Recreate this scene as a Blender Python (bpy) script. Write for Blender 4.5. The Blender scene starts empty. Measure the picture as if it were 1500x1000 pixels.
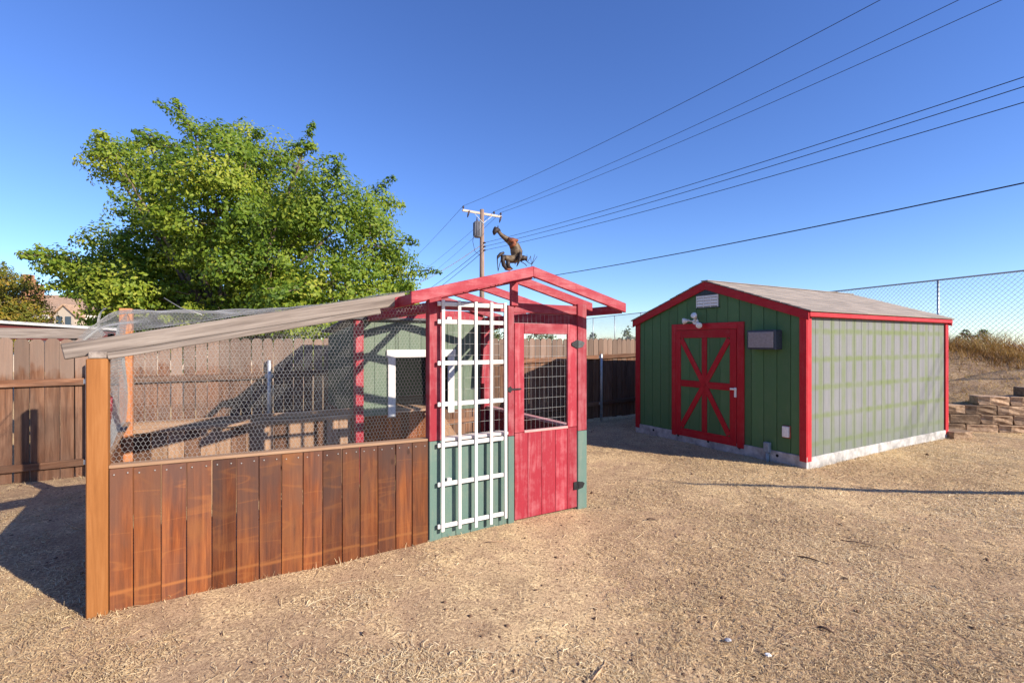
import bpy, bmesh, math, random
import numpy as np
from mathutils import Vector, Matrix
random.seed(7); rng = np.random.default_rng(11)
S = bpy.context.scene
COL = S.collection
R = math.radians

# ------------------------------------------------------------------ camera
FPX, CX, CY, CAMH = 716.0, 750.0, 503.0, 1.70          # lens in photo pixels (1500 wide)
cam = bpy.data.cameras.new('camera'); cam_o = bpy.data.objects.new('camera', cam); COL.objects.link(cam_o)
cam.sensor_width = 36; cam.lens = FPX/1500*36; cam.clip_start = .05; cam.clip_end = 3000
cam.shift_y = (CY-500)/1500
cam_o.location = (0, 0, CAMH); cam_o.rotation_euler = (R(90), 0, 0)
S.camera = cam_o
# ------------------------------------------------------------------ sky and sun
SUN_EL = R(26); SUN_AZ = math.atan2(.875, -.485)          # clockwise from +Y
w = bpy.data.worlds.new('World'); S.world = w; w.use_nodes = True
nt = w.node_tree; bg = nt.nodes['Background']
sky = nt.nodes.new('ShaderNodeTexSky'); sky.sky_type = 'NISHITA'; sky.sun_disc = False
sky.sun_elevation = SUN_EL; sky.sun_rotation = SUN_AZ
sky.air_density = .95; sky.dust_density = .0; sky.ozone_density = 6.0; sky.altitude = 0
hs = nt.nodes.new('ShaderNodeHueSaturation'); hs.inputs['Saturation'].default_value = 1.08; hs.inputs['Hue'].default_value = .514; nt.links.new(sky.outputs[0], hs.inputs['Color']); nt.links.new(hs.outputs[0], bg.inputs[0]); bg.inputs[1].default_value = .115
sun = bpy.data.lights.new('sun', 'SUN'); sun.energy = 4.8; sun.angle = R(.53); sun.color = (1, .90, .76)
sun_o = bpy.data.objects.new('sun', sun); COL.objects.link(sun_o)
sd = Vector((math.sin(SUN_AZ)*math.cos(SUN_EL), math.cos(SUN_AZ)*math.cos(SUN_EL), math.sin(SUN_EL)))
sun_o.rotation_euler = sd.to_track_quat('Z', 'Y').to_euler(); sun_o.location = (20, -12, 14)
S.view_settings.view_transform = 'Standard'; S.view_settings.look = 'None'
S.view_settings.gamma = 1; S.view_settings.exposure = .92; S.view_settings.use_curve_mapping = False
S.cycles.max_bounces = 6; S.cycles.transparent_max_bounces = 8

# ------------------------------------------------------------------ picture helpers: a pixel is a direction, the plane gives the distance
def ray(px, py): return Vector(((px-CX)/FPX, 1, -(py-CY)/FPX))
def G(px, py, z=0):
    r = ray(px, py); k = (z-CAMH)/r.z; return Vector((k*r.x, k*r.y, z))
def at(px, py, Y): r = ray(px, py); return Vector((r.x*Y, Y, CAMH+r.z*Y))
class Frame:
    def __init__(s, o, deg):
        s.o = Vector((o.x, o.y, 0)); s.a = R(deg)
        s.ex = Vector((math.cos(s.a), math.sin(s.a), 0)); s.ey = Vector((-math.sin(s.a), math.cos(s.a), 0))
    def pix(s, px, py, x=None, y=None):
        r = ray(px, py); C = Vector((0, 0, CAMH))-s.o
        n, v = (s.ey, y) if y is not None else (s.ex, x)
        k = (v-C.dot(n))/r.dot(n); p = C+r*k
        return Vector((p.dot(s.ex), p.dot(s.ey), p.z))
    def w(s, x, y, z): return s.o+s.ex*x+s.ey*y+Vector((0, 0, z))

# ------------------------------------------------------------------ materials
MATS = {}
def nodes(m):
    m.use_nodes = True; t = m.node_tree
    return t, t.nodes['Principled BSDF']
def N(t, typ, **kw):
    n = t.nodes.new(typ)
    for k, v in kw.items(): setattr(n, k, v)
    return n
def ramp(t, fac, stops):
    r = N(t, 'ShaderNodeValToRGB'); e = r.color_ramp.elements
    while len(e) < len(stops): e.new(.5)
    for q, (p, c) in zip(e, stops): q.position = p; q.color = (*c, 1) if len(c) == 3 else c
    t.links.new(fac, r.inputs[0]); return r.outputs[0]
def mixc(t, fac, a, b, mode='MIX'):
    m = N(t, 'ShaderNodeMix', data_type='RGBA', blend_type=mode)
    for sock, v in ((m.inputs[0], fac), (m.inputs[6], a), (m.inputs[7], b)):
        if isinstance(v, (float, int)): sock.default_value = v
        elif isinstance(v, tuple): sock.default_value = (*v, 1)
        else: t.links.new(v, sock)
    return m.outputs[2]
def math_n(t, op, a, b=0.0):
    m = N(t, 'ShaderNodeMath', operation=op)
    for i, v in enumerate((a, b)):
        if isinstance(v, (float, int)): m.inputs[i].default_value = v
        else: t.links.new(v, m.inputs[i])
    return m.outputs[0]
def noise(t, vec, scale, detail=4, rough=.55, dist=0):
    n = N(t, 'ShaderNodeTexNoise'); n.inputs['Scale'].default_value = scale; n.inputs['Detail'].default_value = detail
    n.inputs['Roughness'].default_value = rough; n.inputs['Distortion'].default_value = dist
    if vec is not None: t.links.new(vec, n.inputs['Vector'])
    return n.outputs[0]
def bump(t, h, strength, dist, p):
    b = N(t, 'ShaderNodeBump'); b.inputs['Strength'].default_value = strength; b.inputs['Distance'].default_value = dist
    t.links.new(h, b.inputs['Height']); t.links.new(b.outputs[0], p.inputs['Normal'])
def scaled(t, vec, sc):
    m = N(t, 'ShaderNodeMapping'); m.inputs['Scale'].default_value = sc; t.links.new(vec, m.inputs[0]); return m.outputs[0]
def obj_vec(t):
    """object coordinates shifted by the object's own random number, so that alike boards differ"""
    c = N(t, 'ShaderNodeTexCoord'); i = N(t, 'ShaderNodeObjectInfo')
    a = N(t, 'ShaderNodeVectorMath', operation='ADD'); mu = N(t, 'ShaderNodeVectorMath', operation='SCALE')
    cb = N(t, 'ShaderNodeCombineXYZ'); t.links.new(i.outputs['Random'], cb.inputs[0]); t.links.new(i.outputs['Random'], cb.inputs[1]); t.links.new(i.outputs['Random'], cb.inputs[2])
    t.links.new(cb.outputs[0], mu.inputs[0]); mu.inputs['Scale'].default_value = 57.0
    t.links.new(c.outputs['Object'], a.inputs[0]); t.links.new(mu.outputs[0], a.inputs[1])
    return a.outputs[0], i.outputs['Random'], c.outputs['Object']
AX = {'x': (.06, 1, 1), 'y': (1, .06, 1), 'z': (1, 1, .06)}
def wood(name, axis, dark, mid, light, grey=None, grey_amt=0, vary=.35, rough=.75, fine=1.0, bumps=.5, bleach=None, scuff=None):
    key = name+axis
    if key in MATS: return MATS[key]
    m = bpy.data.materials.new(name); MATS[key] = m; t, p = nodes(m)
    v, rnd, oc = obj_vec(t); sv = scaled(t, v, AX[axis])
    n1 = noise(t, sv, 14*fine, 6, .62, 1.6)
    n2 = noise(t, sv, 70*fine, 3, .6, .4)
    g = math_n(t, 'ADD', math_n(t, 'MULTIPLY', n1, .75), math_n(t, 'MULTIPLY', n2, .28))
    c = ramp(t, g, [(.30, dark), (.50, mid), (.70, light)])
    big = noise(t, scaled(t, v, tuple(1 if a == 1 else .35 for a in AX[axis])), 5, 3, .6)
    if grey: c = mixc(t, math_n(t, 'MULTIPLY', ramp(t, big, [(.35, (0, 0, 0)), (.62, (1, 1, 1))]), grey_amt), c, grey)
    if bleach:   # sun-silvered tops of boards standing in weather, soil-splashed feet
        sep = N(t, 'ShaderNodeSeparateXYZ'); t.links.new(oc, sep.inputs[0])
        hz = math_n(t, 'ADD', sep.outputs[2], math_n(t, 'MULTIPLY', math_n(t, 'SUBTRACT', big, .5), bleach[3]))
        c = mixc(t, math_n(t, 'MULTIPLY', ramp(t, math_n(t, 'ADD', hz, .5), [(bleach[1], (0, 0, 0)), (bleach[2], (1, 1, 1))]), bleach[4]), c, bleach[0])
    if scuff:    # thin rubbed arcs and lines where animals and tools scraped the boards
        sc_ = noise(t, scaled(t, v, (.5, .5, 3.0)), 1.6, 2, .5, .2)
        ln = ramp(t, math_n(t, 'ABSOLUTE', math_n(t, 'SUBTRACT', sc_, .52)), [(.002, (1, 1, 1)), (.014, (0, 0, 0))])
        c = mixc(t, math_n(t, 'MULTIPLY', math_n(t, 'MULTIPLY', ln, n2), .6), c, scuff)
        zz = N(t, 'ShaderNodeSeparateXYZ'); t.links.new(oc, zz.inputs[0])
        foot = ramp(t, math_n(t, 'ABSOLUTE', math_n(t, 'ADD', math_n(t, 'ADD', zz.outputs[2], .315), math_n(t, 'MULTIPLY', math_n(t, 'SUBTRACT', sc_, .5), .10))), [(.003, (1, 1, 1)), (.016, (0, 0, 0))])
        c = mixc(t, math_n(t, 'MULTIPLY', foot, .75), c, scuff)
        c = mixc(t, math_n(t, 'MULTIPLY', math_n(t, 'POWER', math_n(t, 'FRACT', math_n(t, 'MULTIPLY', rnd, 7.13)), 3.0), .55), c, tuple(x*.9 for x in scuff))
        sw = noise(t, v, 3.1, 3, .6, 1.0); c = mixc(t, math_n(t, 'MULTIPLY', ramp(t, sw, [(.56, (0, 0, 0)), (.72, (1, 1, 1))]), .5), c, tuple(x*.75 for x in scuff))
    # knots
    vo = N(t, 'ShaderNodeTexVoronoi'); vo.inputs['Scale'].default_value = 4.2
    t.links.new(scaled(t, v, tuple(1 if a == 1 else .55 for a in AX[axis])), vo.inputs['Vector'])
    kn = ramp(t, vo.outputs['Distance'], [(.035, (1, 1, 1)), (.075, (0, 0, 0))])
    c = mixc(t, math_n(t, 'MULTIPLY', kn, .55), c, tuple(x*.45 for x in dark))
    h = N(t, 'ShaderNodeHueSaturation'); t.links.new(c, h.inputs['Color'])
    h.inputs['Value'].default_value = 1
    vv = math_n(t, 'ADD', math_n(t, 'MULTIPLY', rnd, vary*2), 1-vary); t.links.new(vv, h.inputs['Value'])
    t.links.new(h.outputs[0], p.inputs['Base Color']); p.inputs['Roughness'].default_value = rough; p.inputs['Specular IOR Level'].default_value = .25
    bump(t, g, bumps, .004, p)
    return m
def paint(name, axis, col, worn=None, worn_amt=.4, vary=.12, rough=.6, streak=.3, bumps=.3, dirt=None):
    key = name+axis
    if key in MATS: return MATS[key]
    m = bpy.data.materials.new(name); MATS[key] = m; t, p = nodes(m)
    v, rnd, oc = obj_vec(t); sv = scaled(t, v, AX[axis])
    n1 = noise(t, sv, 22, 5, .6, .8); n2 = noise(t, v, 6, 5, .65); n3 = noise(t, v, 60, 4, .7)
    c = mixc(t, math_n(t, 'MULTIPLY', n1, streak), col, tuple(x*.45 for x in col))
    if worn:
        wv = math_n(t, 'ADD', math_n(t, 'MULTIPLY', n1, .5), math_n(t, 'MULTIPLY', n2, .5))
        c = mixc(t, math_n(t, 'MULTIPLY', ramp(t, wv, [(.47, (0, 0, 0)), (.66, (1, 1, 1))]), worn_amt), c, worn)
        ch = ramp(t, n3, [(.66, (0, 0, 0)), (.70, (1, 1, 1))])
        c = mixc(t, math_n(t, 'MULTIPLY', ch, worn_amt*.8), c, worn)
    if dirt:
        sep = N(t, 'ShaderNodeSeparateXYZ'); t.links.new(oc, sep.inputs[0])
        hz = math_n(t, 'ADD', sep.outputs[2], math_n(t, 'MULTIPLY', n2, .25))
        c = mixc(t, ramp(t, math_n(t, 'ADD', hz, .5), [(dirt[1], (.75, .75, .75)), (dirt[2], (0, 0, 0))]), c, dirt[0])
    h = N(t, 'ShaderNodeHueSaturation'); t.links.new(c, h.inputs['Color'])
    t.links.new(math_n(t, 'ADD', math_n(t, 'MULTIPLY', rnd, vary*2), 1-vary), h.inputs['Value'])
    t.links.new(h.outputs[0], p.inputs['Base Color']); p.inputs['Roughness'].default_value = rough; p.inputs['Specular IOR Level'].default_value = .3
    bump(t, math_n(t, 'ADD', n1, math_n(t, 'MULTIPLY', n3, .3)), bumps, .003, p)
    return m
def plain(name, col, rough=.6, metal=0, var=.25, scale=30, col2=None):
    if name in MATS: return MATS[name]
    m = bpy.data.materials.new(name); MATS[name] = m; t, p = nodes(m)
    v, rnd, oc = obj_vec(t); n1 = noise(t, v, scale, 5, .6)
    c = mixc(t, ramp(t, n1, [(.35, (0, 0, 0)), (.65, (1, 1, 1))]), tuple(x*(1-var) for x in col), col2 or tuple(min(1, x*(1+var)) for x in col))
    t.links.new(c, p.inputs['Base Color']); p.inputs['Roughness'].default_value = rough; p.inputs['Metallic'].default_value = metal
    p.inputs['Specular IOR Level'].default_value = .3
    bump(t, n1, .15, .003, p)
    return m
def leaf_mat(name, stops, trans=.42, scale=1.4):
    if name in MATS: return MATS[name]
    m = bpy.data.materials.new(name); MATS[name] = m; t, p = nodes(m)
    a = N(t, 'ShaderNodeAttribute', attribute_name='tint')
    c = ramp(t, a.outputs['Fac'], stops)
    p.inputs['Roughness'].default_value = .55; p.inputs['Specular IOR Level'].default_value = .3
    t.links.new(c, p.inputs['Base Color'])
    tr = N(t, 'ShaderNodeBsdfTranslucent'); t.links.new(mixc(t, 1.0, c, (1.0, 1.1, .45), 'MULTIPLY'), tr.inputs[0])
    mx = N(t, 'ShaderNodeMixShader'); mx.inputs[0].default_value = trans
    t.links.new(p.outputs[0], mx.inputs[1]); t.links.new(tr.outputs[0], mx.inputs[2])
    t.links.new(mx.outputs[0], t.nodes['Material Output'].inputs[0])
    return m

# ------------------------------------------------------------------ mesh helpers
def link(name, me, mat, parent=None, mtx=None, label=None, cat=None, group=None, kind=None):
    o = bpy.data.objects.new(name, me); COL.objects.link(o)
    if mat is not None and me is not None:
        if len(me.materials) == 0: me.materials.append(mat)
        elif me.materials[0] is not mat:
            o.material_slots[0].link = 'OBJECT'; o.material_slots[0].material = mat
    if parent is not None: o.parent = parent
    if mtx is not None: o.matrix_basis = mtx
    tag(o, label, cat, group, kind); return o
def tag(o, label=None, cat=None, group=None, kind=None):
    if label: o['label'] = label
    if cat: o['category'] = cat
    if group: o['group'] = group
    if kind: o['kind'] = kind
    return o
def thing(name, loc, deg, label, cat, group=None):
    o = bpy.data.objects.new(name, None); COL.objects.link(o); o.empty_display_size = .2
    o.location = loc; o.rotation_euler = (0, 0, R(deg)); return tag(o, label, cat, group)
def mesh_np(name, V, F, smooth=False):
    """V (n,3), F (m,k) with k constant"""
    V = np.asarray(V, dtype=np.float32); F = np.asarray(F, dtype=np.int32); k = F.shape[1]
    me = bpy.data.meshes.new(name); me.vertices.add(len(V)); me.vertices.foreach_set('co', V.ravel())
    me.loops.add(F.size); me.loops.foreach_set('vertex_index', F.ravel())
    me.polygons.add(len(F)); me.polygons.foreach_set('loop_start', np.arange(0, F.size, k, dtype=np.int32))
    if smooth: me.polygons.foreach_set('use_smooth', np.ones(len(F), dtype=bool))
    me.update(calc_edges=True); me.validate(); return me
BOX = {}
def box_mesh(dx, dy, dz, bev=.004):
    key = (round(dx, 4), round(dy, 4), round(dz, 4), bev)
    if key in BOX: return BOX[key]
    bm = bmesh.new(); bmesh.ops.create_cube(bm, size=1)
    for v in bm.verts: v.co = Vector((v.co.x*dx, v.co.y*dy, v.co.z*dz))
    b = min(bev, min(dx, dy, dz)*.3)
    if b > 0: bmesh.ops.bevel(bm, geom=bm.edges[:], offset=b, segments=1, affect='EDGES')
    me = bpy.data.meshes.new('box'); bm.to_mesh(me); bm.free(); BOX[key] = me; return me
def box(name, x0, x1, y0, y1, z0, z1, mat, parent, bev=.004, rot=None, own=False, **kw):
    me = box_mesh(x1-x0, y1-y0, z1-z0, bev)
    if own: me = me.copy()
    M = Matrix.Translation(((x0+x1)/2, (y0+y1)/2, (z0+z1)/2))
    if rot is not None: M = M @ rot
    return link(name, me, mat, parent, M, **kw)
def beam(name, a, b, wdt, hgt, mat, parent, up=(0, 0, 1), bev=.004, **kw):
    """board from a to b: local x along it, y = width (horizontal), z = height"""
    a = Vector(a); b = Vector(b); d = b-a; L = d.length; x = d/L
    y = Vector(up).cross(x)
    if y.length < 1e-4: y = Vector((0, 1, 0))
    y.normalize(); z = x.cross(y)
    M = Matrix((x, y, z)).transposed().to_4x4(); M.translation = (a+b)/2
    return link(name, box_mesh(L, wdt, hgt, bev), mat, parent, M, **kw)
def prism_mesh(pts, y0, y1, bev=0):
    """polygon in x,z extruded along y"""
    bm = bmesh.new()
    vs = [bm.verts.new((x, y0, z)) for x, z in pts]; f = bm.faces.new(vs)
    r = bmesh.ops.extrude_face_region(bm, geom=[f])
    for v in r['geom']:
        if isinstance(v, bmesh.types.BMVert): v.co.y = y1
    bmesh.ops.recalc_face_normals(bm, faces=bm.faces[:])
    if bev: bmesh.ops.bevel(bm, geom=bm.edges[:], offset=bev, segments=1, affect='EDGES')
    me = bpy.data.meshes.new('prism'); bm.to_mesh(me); bm.free(); return me
def sticks(A, B, r, sides=3):
    """thin straight wires between point arrays A and B -> V,F"""
    A = np.asarray(A, float); B = np.asarray(B, float); d = B-A; L = np.linalg.norm(d, axis=1, keepdims=True); d = d/np.maximum(L, 1e-9)
    ref = np.where(np.abs(d[:, 2:3]) > .9, np.array([[1., 0, 0]]), np.array([[0, 0, 1.]]))
    u = np.cross(ref, d); u /= np.linalg.norm(u, axis=1, keepdims=True); v = np.cross(d, u)
    V = []
    for P in (A, B):
        for k in range(sides):
            a = 2*math.pi*k/sides; V.append(P+(u*math.cos(a)+v*math.sin(a))*r)
    n = len(A); V = np.stack(V, 1).reshape(-1, 3); base = np.arange(n)[:, None]*2*sides
    F = np.concatenate([base+np.array([[k, (k+1) % sides, sides+(k+1) % sides, sides+k]]) for k in range(sides)], 0)
    return V, F
def tube_mesh(pts, radii, sides=8, cap=True, flat=None):
    bm = bmesh.new(); rings = []; pts = [Vector(p) for p in pts]; prev = None
    for i, p in enumerate(pts):
        d = (pts[min(i+1, len(pts)-1)]-pts[max(i-1, 0)]).normalized()
        u = Vector((0, 1, 0)).cross(d) if prev is None else prev-d*prev.dot(d)
        if u.length < 1e-3: u = Vector((1, 0, 0)).cross(d)
        u.normalize(); prev = u; v = d.cross(u); r = radii[i] if hasattr(radii, '__len__') else radii
        rings.append([bm.verts.new(p+(u*math.cos(2*math.pi*k/sides)+v*math.sin(2*math.pi*k/sides)*(flat or 1))*r) for k in range(sides)])
    for a, b in zip(rings, rings[1:]):
        for k in range(sides): bm.faces.new((a[k], a[(k+1) % sides], b[(k+1) % sides], b[k]))
    if cap: bm.faces.new(rings[0][::-1]); bm.faces.new(rings[-1])
    bmesh.ops.recalc_face_normals(bm, faces=bm.faces[:])
    for f in bm.faces: f.smooth = len(f.verts) == 4
    me = bpy.data.meshes.new('tube'); bm.to_mesh(me); bm.free(); return me
def tube(name, pts, radii, mat, parent, sides=8, **kw): return link(name, tube_mesh(pts, radii, sides), mat, parent, **kw)
def merge(parts):
    Vs, Fs, n = [], [], 0
    for V, F in parts: Vs.append(V); Fs.append(F+n); n += len(V)
    return np.concatenate(Vs), np.concatenate(Fs)
def vnoise(x, y, seed=0):
    """cheap smooth value noise for numpy arrays"""
    r = np.random.default_rng(seed).random((64, 64)); xi = np.floor(x).astype(int); yi = np.floor(y).astype(int)
    fx = x-xi; fy = y-yi; fx = fx*fx*(3-2*fx); fy = fy*fy*(3-2*fy)
    g = lambda a, b: r[a % 64, b % 64]
    return (g(xi, yi)*(1-fx)+g(xi+1, yi)*fx)*(1-fy)+(g(xi, yi+1)*(1-fx)+g(xi+1, yi+1)*fx)*fy

# palette
def redwood(ax): return wood('redwood_plank', ax, (.044, .012, .005), (.160, .042, .011), (.31, .100, .026), grey=(.080, .043, .033), grey_amt=.45, vary=.34, rough=.55, bleach=((.078, .041, .032), .46, .95, 1.1, .82), scuff=(.27, .10, .03))
def orange(ax): return wood('orange_timber', ax, (.19, .070, .018), (.25, .096, .026), (.32, .138, .045), vary=.08, bumps=.25)
def greywood(ax): return wood('weathered_timber', ax, (.075, .058, .049), (.19, .155, .132), (.30, .255, .22), vary=.12, bumps=.8)
def fencewood(ax): return wood('fence_wood', ax, (.034, .015, .008), (.132, .056, .028), (.245, .130, .076), grey=(.150, .102, .074), grey_amt=.45, vary=.34, bleach=((.225, .165, .130), .9, 1.45, .7, .6))
def palewood(ax): return wood('pale_board', ax, (.19, .105, .06), (.29, .175, .105), (.38, .25, .165), vary=.18)
def red(ax): return paint('red_paint', ax, (.29, .016, .030), worn=(.40, .13, .14), worn_amt=.75, streak=.5, vary=.16)
def shedred(ax): return paint('barn_red_paint', ax, (.44, .009, .018), worn=(.44, .06, .06), worn_amt=.5, streak=.4, rough=.6)
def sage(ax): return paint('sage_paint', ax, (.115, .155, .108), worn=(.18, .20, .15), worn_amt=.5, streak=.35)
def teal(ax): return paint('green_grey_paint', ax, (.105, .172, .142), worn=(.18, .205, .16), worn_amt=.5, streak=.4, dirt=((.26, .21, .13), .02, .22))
def darkgreen(ax): return paint('shade_and_trim_green', ax, (.040, .085, .045), worn=(.07, .12, .07), worn_amt=.3, streak=.35)  # hen house side and back shade put into the green; also vent trim
def shedgreen(ax): return paint('barn_green_paint', ax, (.078, .165, .066), worn=(.12, .185, .095), worn_amt=.35, streak=.3, rough=.7)
def white(ax): return paint('white_paint', ax, (.68, .66, .62), worn=(.45, .40, .34), worn_amt=.5, streak=.25, vary=.06)
GALV = plain('galvanised_wire', (.36, .36, .35), .45, .3, .15)
STEEL = plain('galvanised_steel', (.42, .44, .46), .45, .6, .15)
BLACK = plain('black_iron', (.02, .02, .022), .5, .3, .3)

# ------------------------------------------------------------------ ground and bank
TOE = [Vector(p) for p in ((16.5, 7.35), (13.0, 8.55), (8.15, 9.72), (7.0, 12.3), (3.2, 20.0), (-4.0, 36.0), (-30, 90))]
def toe_dist(x, y):
    """signed distance behind the bank's toe line (numpy arrays)"""
    best = np.full(np.shape(x), 1e9); sign = np.ones(np.shape(x)); along = np.zeros(np.shape(x))
    for a, b in zip(TOE, TOE[1:]):
        d = b-a; L2 = d.length_squared
        t = np.clip(((x-a.x)*d.x+(y-a.y)*d.y)/L2, 0, 1); qx = a.x+t*d.x; qy = a.y+t*d.y
        dd = np.hypot(x-qx, y-qy); cr = d.x*(y-a.y)-d.y*(x-a.x)
        m = dd < best; best = np.where(m, dd, best); sign = np.where(m, np.where(cr < 0, 1, -1), sign)
    return best*sign
def wall_h(x): return .18*np.clip(1.9+(x-8.2)*.95, 1.6, 4.6)
def bank_z(x, y):
    d = toe_dist(x, y); s = np.clip((d-.25)/4.3, 0, 1); h0 = np.where(y < 11.2, wall_h(x), .12)
    s2 = s*s*(3-2*s)*.45+s*.55
    bumpy = (vnoise(x*1.3, y*1.3, 5)-.5)*.14+(vnoise(x*4, y*4, 6)-.5)*.05
    return np.where(d > .2, h0-.03+(1.5-h0)*s2+bumpy*np.clip(d, 0, 1), -.25)
def axis_pts(lo, hi, fine_lo, fine_hi, fine, grow):
    a = list(np.arange(fine_lo, fine_hi+1e-6, fine)); st = fine
    while a[-1] < hi: st *= grow; a.append(a[-1]+st)
    st = fine
    while a[0] > lo: st *= grow; a.insert(0, a[0]-st)
    return np.array(a)
def grid_mesh(name, xs, ys, zf, keep=None):
    X, Y = np.meshgrid(xs, ys); Z = zf(X, Y); V = np.stack([X.ravel(), Y.ravel(), Z.ravel()], 1)
    nx, ny = len(xs), len(ys); i = np.arange(nx-1)[None, :]+np.arange(ny-1)[:, None]*nx
    F = np.stack([i, i+1, i+nx+1, i+nx], -1).reshape(-1, 4)
    if keep is not None:
        k = keep(X, Y).ravel(); F = F[k[F].any(1)]
        used = np.unique(F); remap = np.full(len(V), -1); remap[used] = np.arange(len(used)); V = V[used]; F = remap[F]
    return mesh_np(name, V, F, True)
def ground_z(X, Y):
    near = np.clip(1-np.hypot(X, Y-4)/30, 0, 1)
    return ((vnoise(X*.9+9, Y*.9+3, 1)-.5)*.035+(vnoise(X*3.1, Y*3.1, 2)-.5)*.018+(vnoise(X*9, Y*9, 3)-.5)*.010)*near
def dirt_mat(name, straw, soil, dark, green=None, scale=1.0):
    m = bpy.data.materials.new(name); t, p = nodes(m); c0 = N(t, 'ShaderNodeTexCoord').outputs['Object']
    big = noise(t, c0, .55*scale, 4, .6); mid = noise(t, c0, 4*scale, 6, .65, .6); fine = noise(t, c0, 55*scale, 5, .7, .8); gr = noise(t, c0, 220, 3, .6)
    a = math_n(t, 'ADD', math_n(t, 'MULTIPLY', big, .55), math_n(t, 'MULTIPLY', mid, .55))
    c = mixc(t, ramp(t, a, [(.44, (0, 0, 0)), (.64, (1, 1, 1))]), soil, straw)
    pat = noise(t, c0, .38*scale, 5, .62, .5); c = mixc(t, math_n(t, 'MULTIPLY', ramp(t, pat, [(.40, (1, 1, 1)), (.55, (0, 0, 0))]), .75), c, tuple(x*.72 for x in soil))
    pt2 = noise(t, c0, 1.7*scale, 6, .68, .9); c = mixc(t, math_n(t, 'MULTIPLY', ramp(t, pt2, [(.38, (1, 1, 1)), (.47, (0, 0, 0))]), .55), c, tuple(x*.6 for x in soil))
    c = mixc(t, math_n(t, 'MULTIPLY', ramp(t, pat, [(.52, (0, 0, 0)), (.66, (1, 1, 1))]), .6), c, tuple(min(1, x*1.12) for x in straw))
    c = mixc(t, ramp(t, fine, [(.38, (1, 1, 1)), (.53, (0, 0, 0))]), c, dark)
    c = mixc(t, ramp(t, math_n(t, 'MULTIPLY', fine, math_n(t, 'ADD', mid, .5)), [(.58, (0, 0, 0)), (.70, (1, 1, 1))]), c, tuple(min(1, x*1.35) for x in straw))
    c = mixc(t, math_n(t, 'MULTIPLY', ramp(t, gr, [(.52, (0, 0, 0)), (.75, (1, 1, 1))]), .5), c, tuple(x*.6 for x in soil))
    if green:
        g = ramp(t, noise(t, c0, 1.1, 3, .6), [(.60, (0, 0, 0)), (.70, (1, 1, 1))])
        sep = N(t, 'ShaderNodeSeparateXYZ'); t.links.new(c0, sep.inputs[0])
        left = ramp(t, math_n(t, 'MULTIPLY', sep.outputs[0], -.25), [(.62, (0, 0, 0)), (.9, (.45, .45, .45))])
        c = mixc(t, math_n(t, 'MULTIPLY', g, left), c, green)
    t.links.new(c, p.inputs['Base Color']); p.inputs['Roughness'].default_value = .95; p.inputs['Specular IOR Level'].default_value = .1
    hh = math_n(t, 'ADD', math_n(t, 'MULTIPLY', fine, 1.0), math_n(t, 'ADD', math_n(t, 'MULTIPLY', mid, 1.6), math_n(t, 'MULTIPLY', gr, .35)))
    bump(t, hh, .6, .018, p); return m
SOIL = dirt_mat('dry_lawn', (.72, .525, .285), (.56, .375, .225), (.24, .15, .088), green=(.17, .18, .07))
gm = grid_mesh('ground', axis_pts(-700, 700, -9, 13, .12, 1.12), axis_pts(-300, 1500, 1.0, 14, .12, 1.12), ground_z)
link('ground', gm, SOIL, kind='structure')
BANKM = dirt_mat('dry_bank', (.56, .40, .235), (.38, .25, .155), (.19, .12, .072))
bk = grid_mesh('bank', axis_pts(-30, 90, 6.4, 19, .16, 1.1), axis_pts(6.4, 90, 7.0, 20, .16, 1.1), bank_z, lambda X, Y: toe_dist(X, Y) > .06)
link('bank', bk, BANKM, kind='structure')

# ------------------------------------------------------------------ frames of the built things
COOP = Frame(G(145, 897), 30.9); SHED = Frame(G(1180, 686), 29.5); FEN = Frame(G(50, 705), 31.9)

# ------------------------------------------------------------------ wooden fence
fence = thing('wooden_fence', FEN.o, 31.9, 'weathered brown dog-eared board fence behind the chicken run', 'fence')
var = []
for wd in (.132, .137, .129, .135):
    a = wd/2; hgt = 1.0; c = .034+.006*random.random()
    var.append(prism_mesh([(-a, 0), (a, 0), (a, 1.715), (a-.010, 1.742), (a-c, 1.765), (-a+c, 1.765), (-a+.010, 1.742), (-a, 1.715)], -.009, .009))
for m in var: m.materials.append(fencewood('z'))
# object coordinate zero in the middle of the board so that the silvered top sits right
for m in var:
    for v in m.vertices: v.co.z -= .88
s = -3.4; k = 0
while s < 17:
    sag = 0.005*max(0, s)
    M = Matrix.Translation((s, random.uniform(-.004, .004)+.02, .875+sag+random.uniform(-.012, .012))) @ Matrix.Rotation(random.uniform(-.006, .006), 4, 'Y') @ Matrix.Rotation(random.uniform(-.03, .03), 4, 'Z')
    link('picket', var[k % 4], fencewood('z'), fence, M); k += 1
    s += random.choice((.139, .141, .144, .148))
pole_s = [-1.75, .52, 2.60, 4.85, 7.05, 9.24, 11.5, 13.8, 16.1]
def rz(s): return max(0, s-2.6)*.028
for a, b in zip(pole_s, pole_s[1:]):
    for z0 in (.185, 1.215):
        r_ = link('rail', box_mesh(b-a-.01, .04, .088, .005), fencewood('x'), fence)
        x = Vector((b-a, 0, rz(b)-rz(a))).normalized(); ang = math.atan2(x.z, x.x)
        r_.matrix_basis = Matrix.Translation(((a+b)/2, -.012, z0+(rz(a)+rz(b))/2)) @ Matrix.Rotation(-ang, 4, 'Y')
for q in pole_s:
    tube('post', [(q, -.058, -.3), (q, -.058, 1.44+rz(q)*.1), (q, -.058, 1.452+rz(q)*.1)], [.029, .029, .018], STEEL, fence, 10)
    for z0 in (.185, 1.215):
        box('bracket', q-.05, q+.05, -.039, -.034, z0+rz(q)-.03, z0+rz(q)+.03, STEEL, fence, .002)
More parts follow.
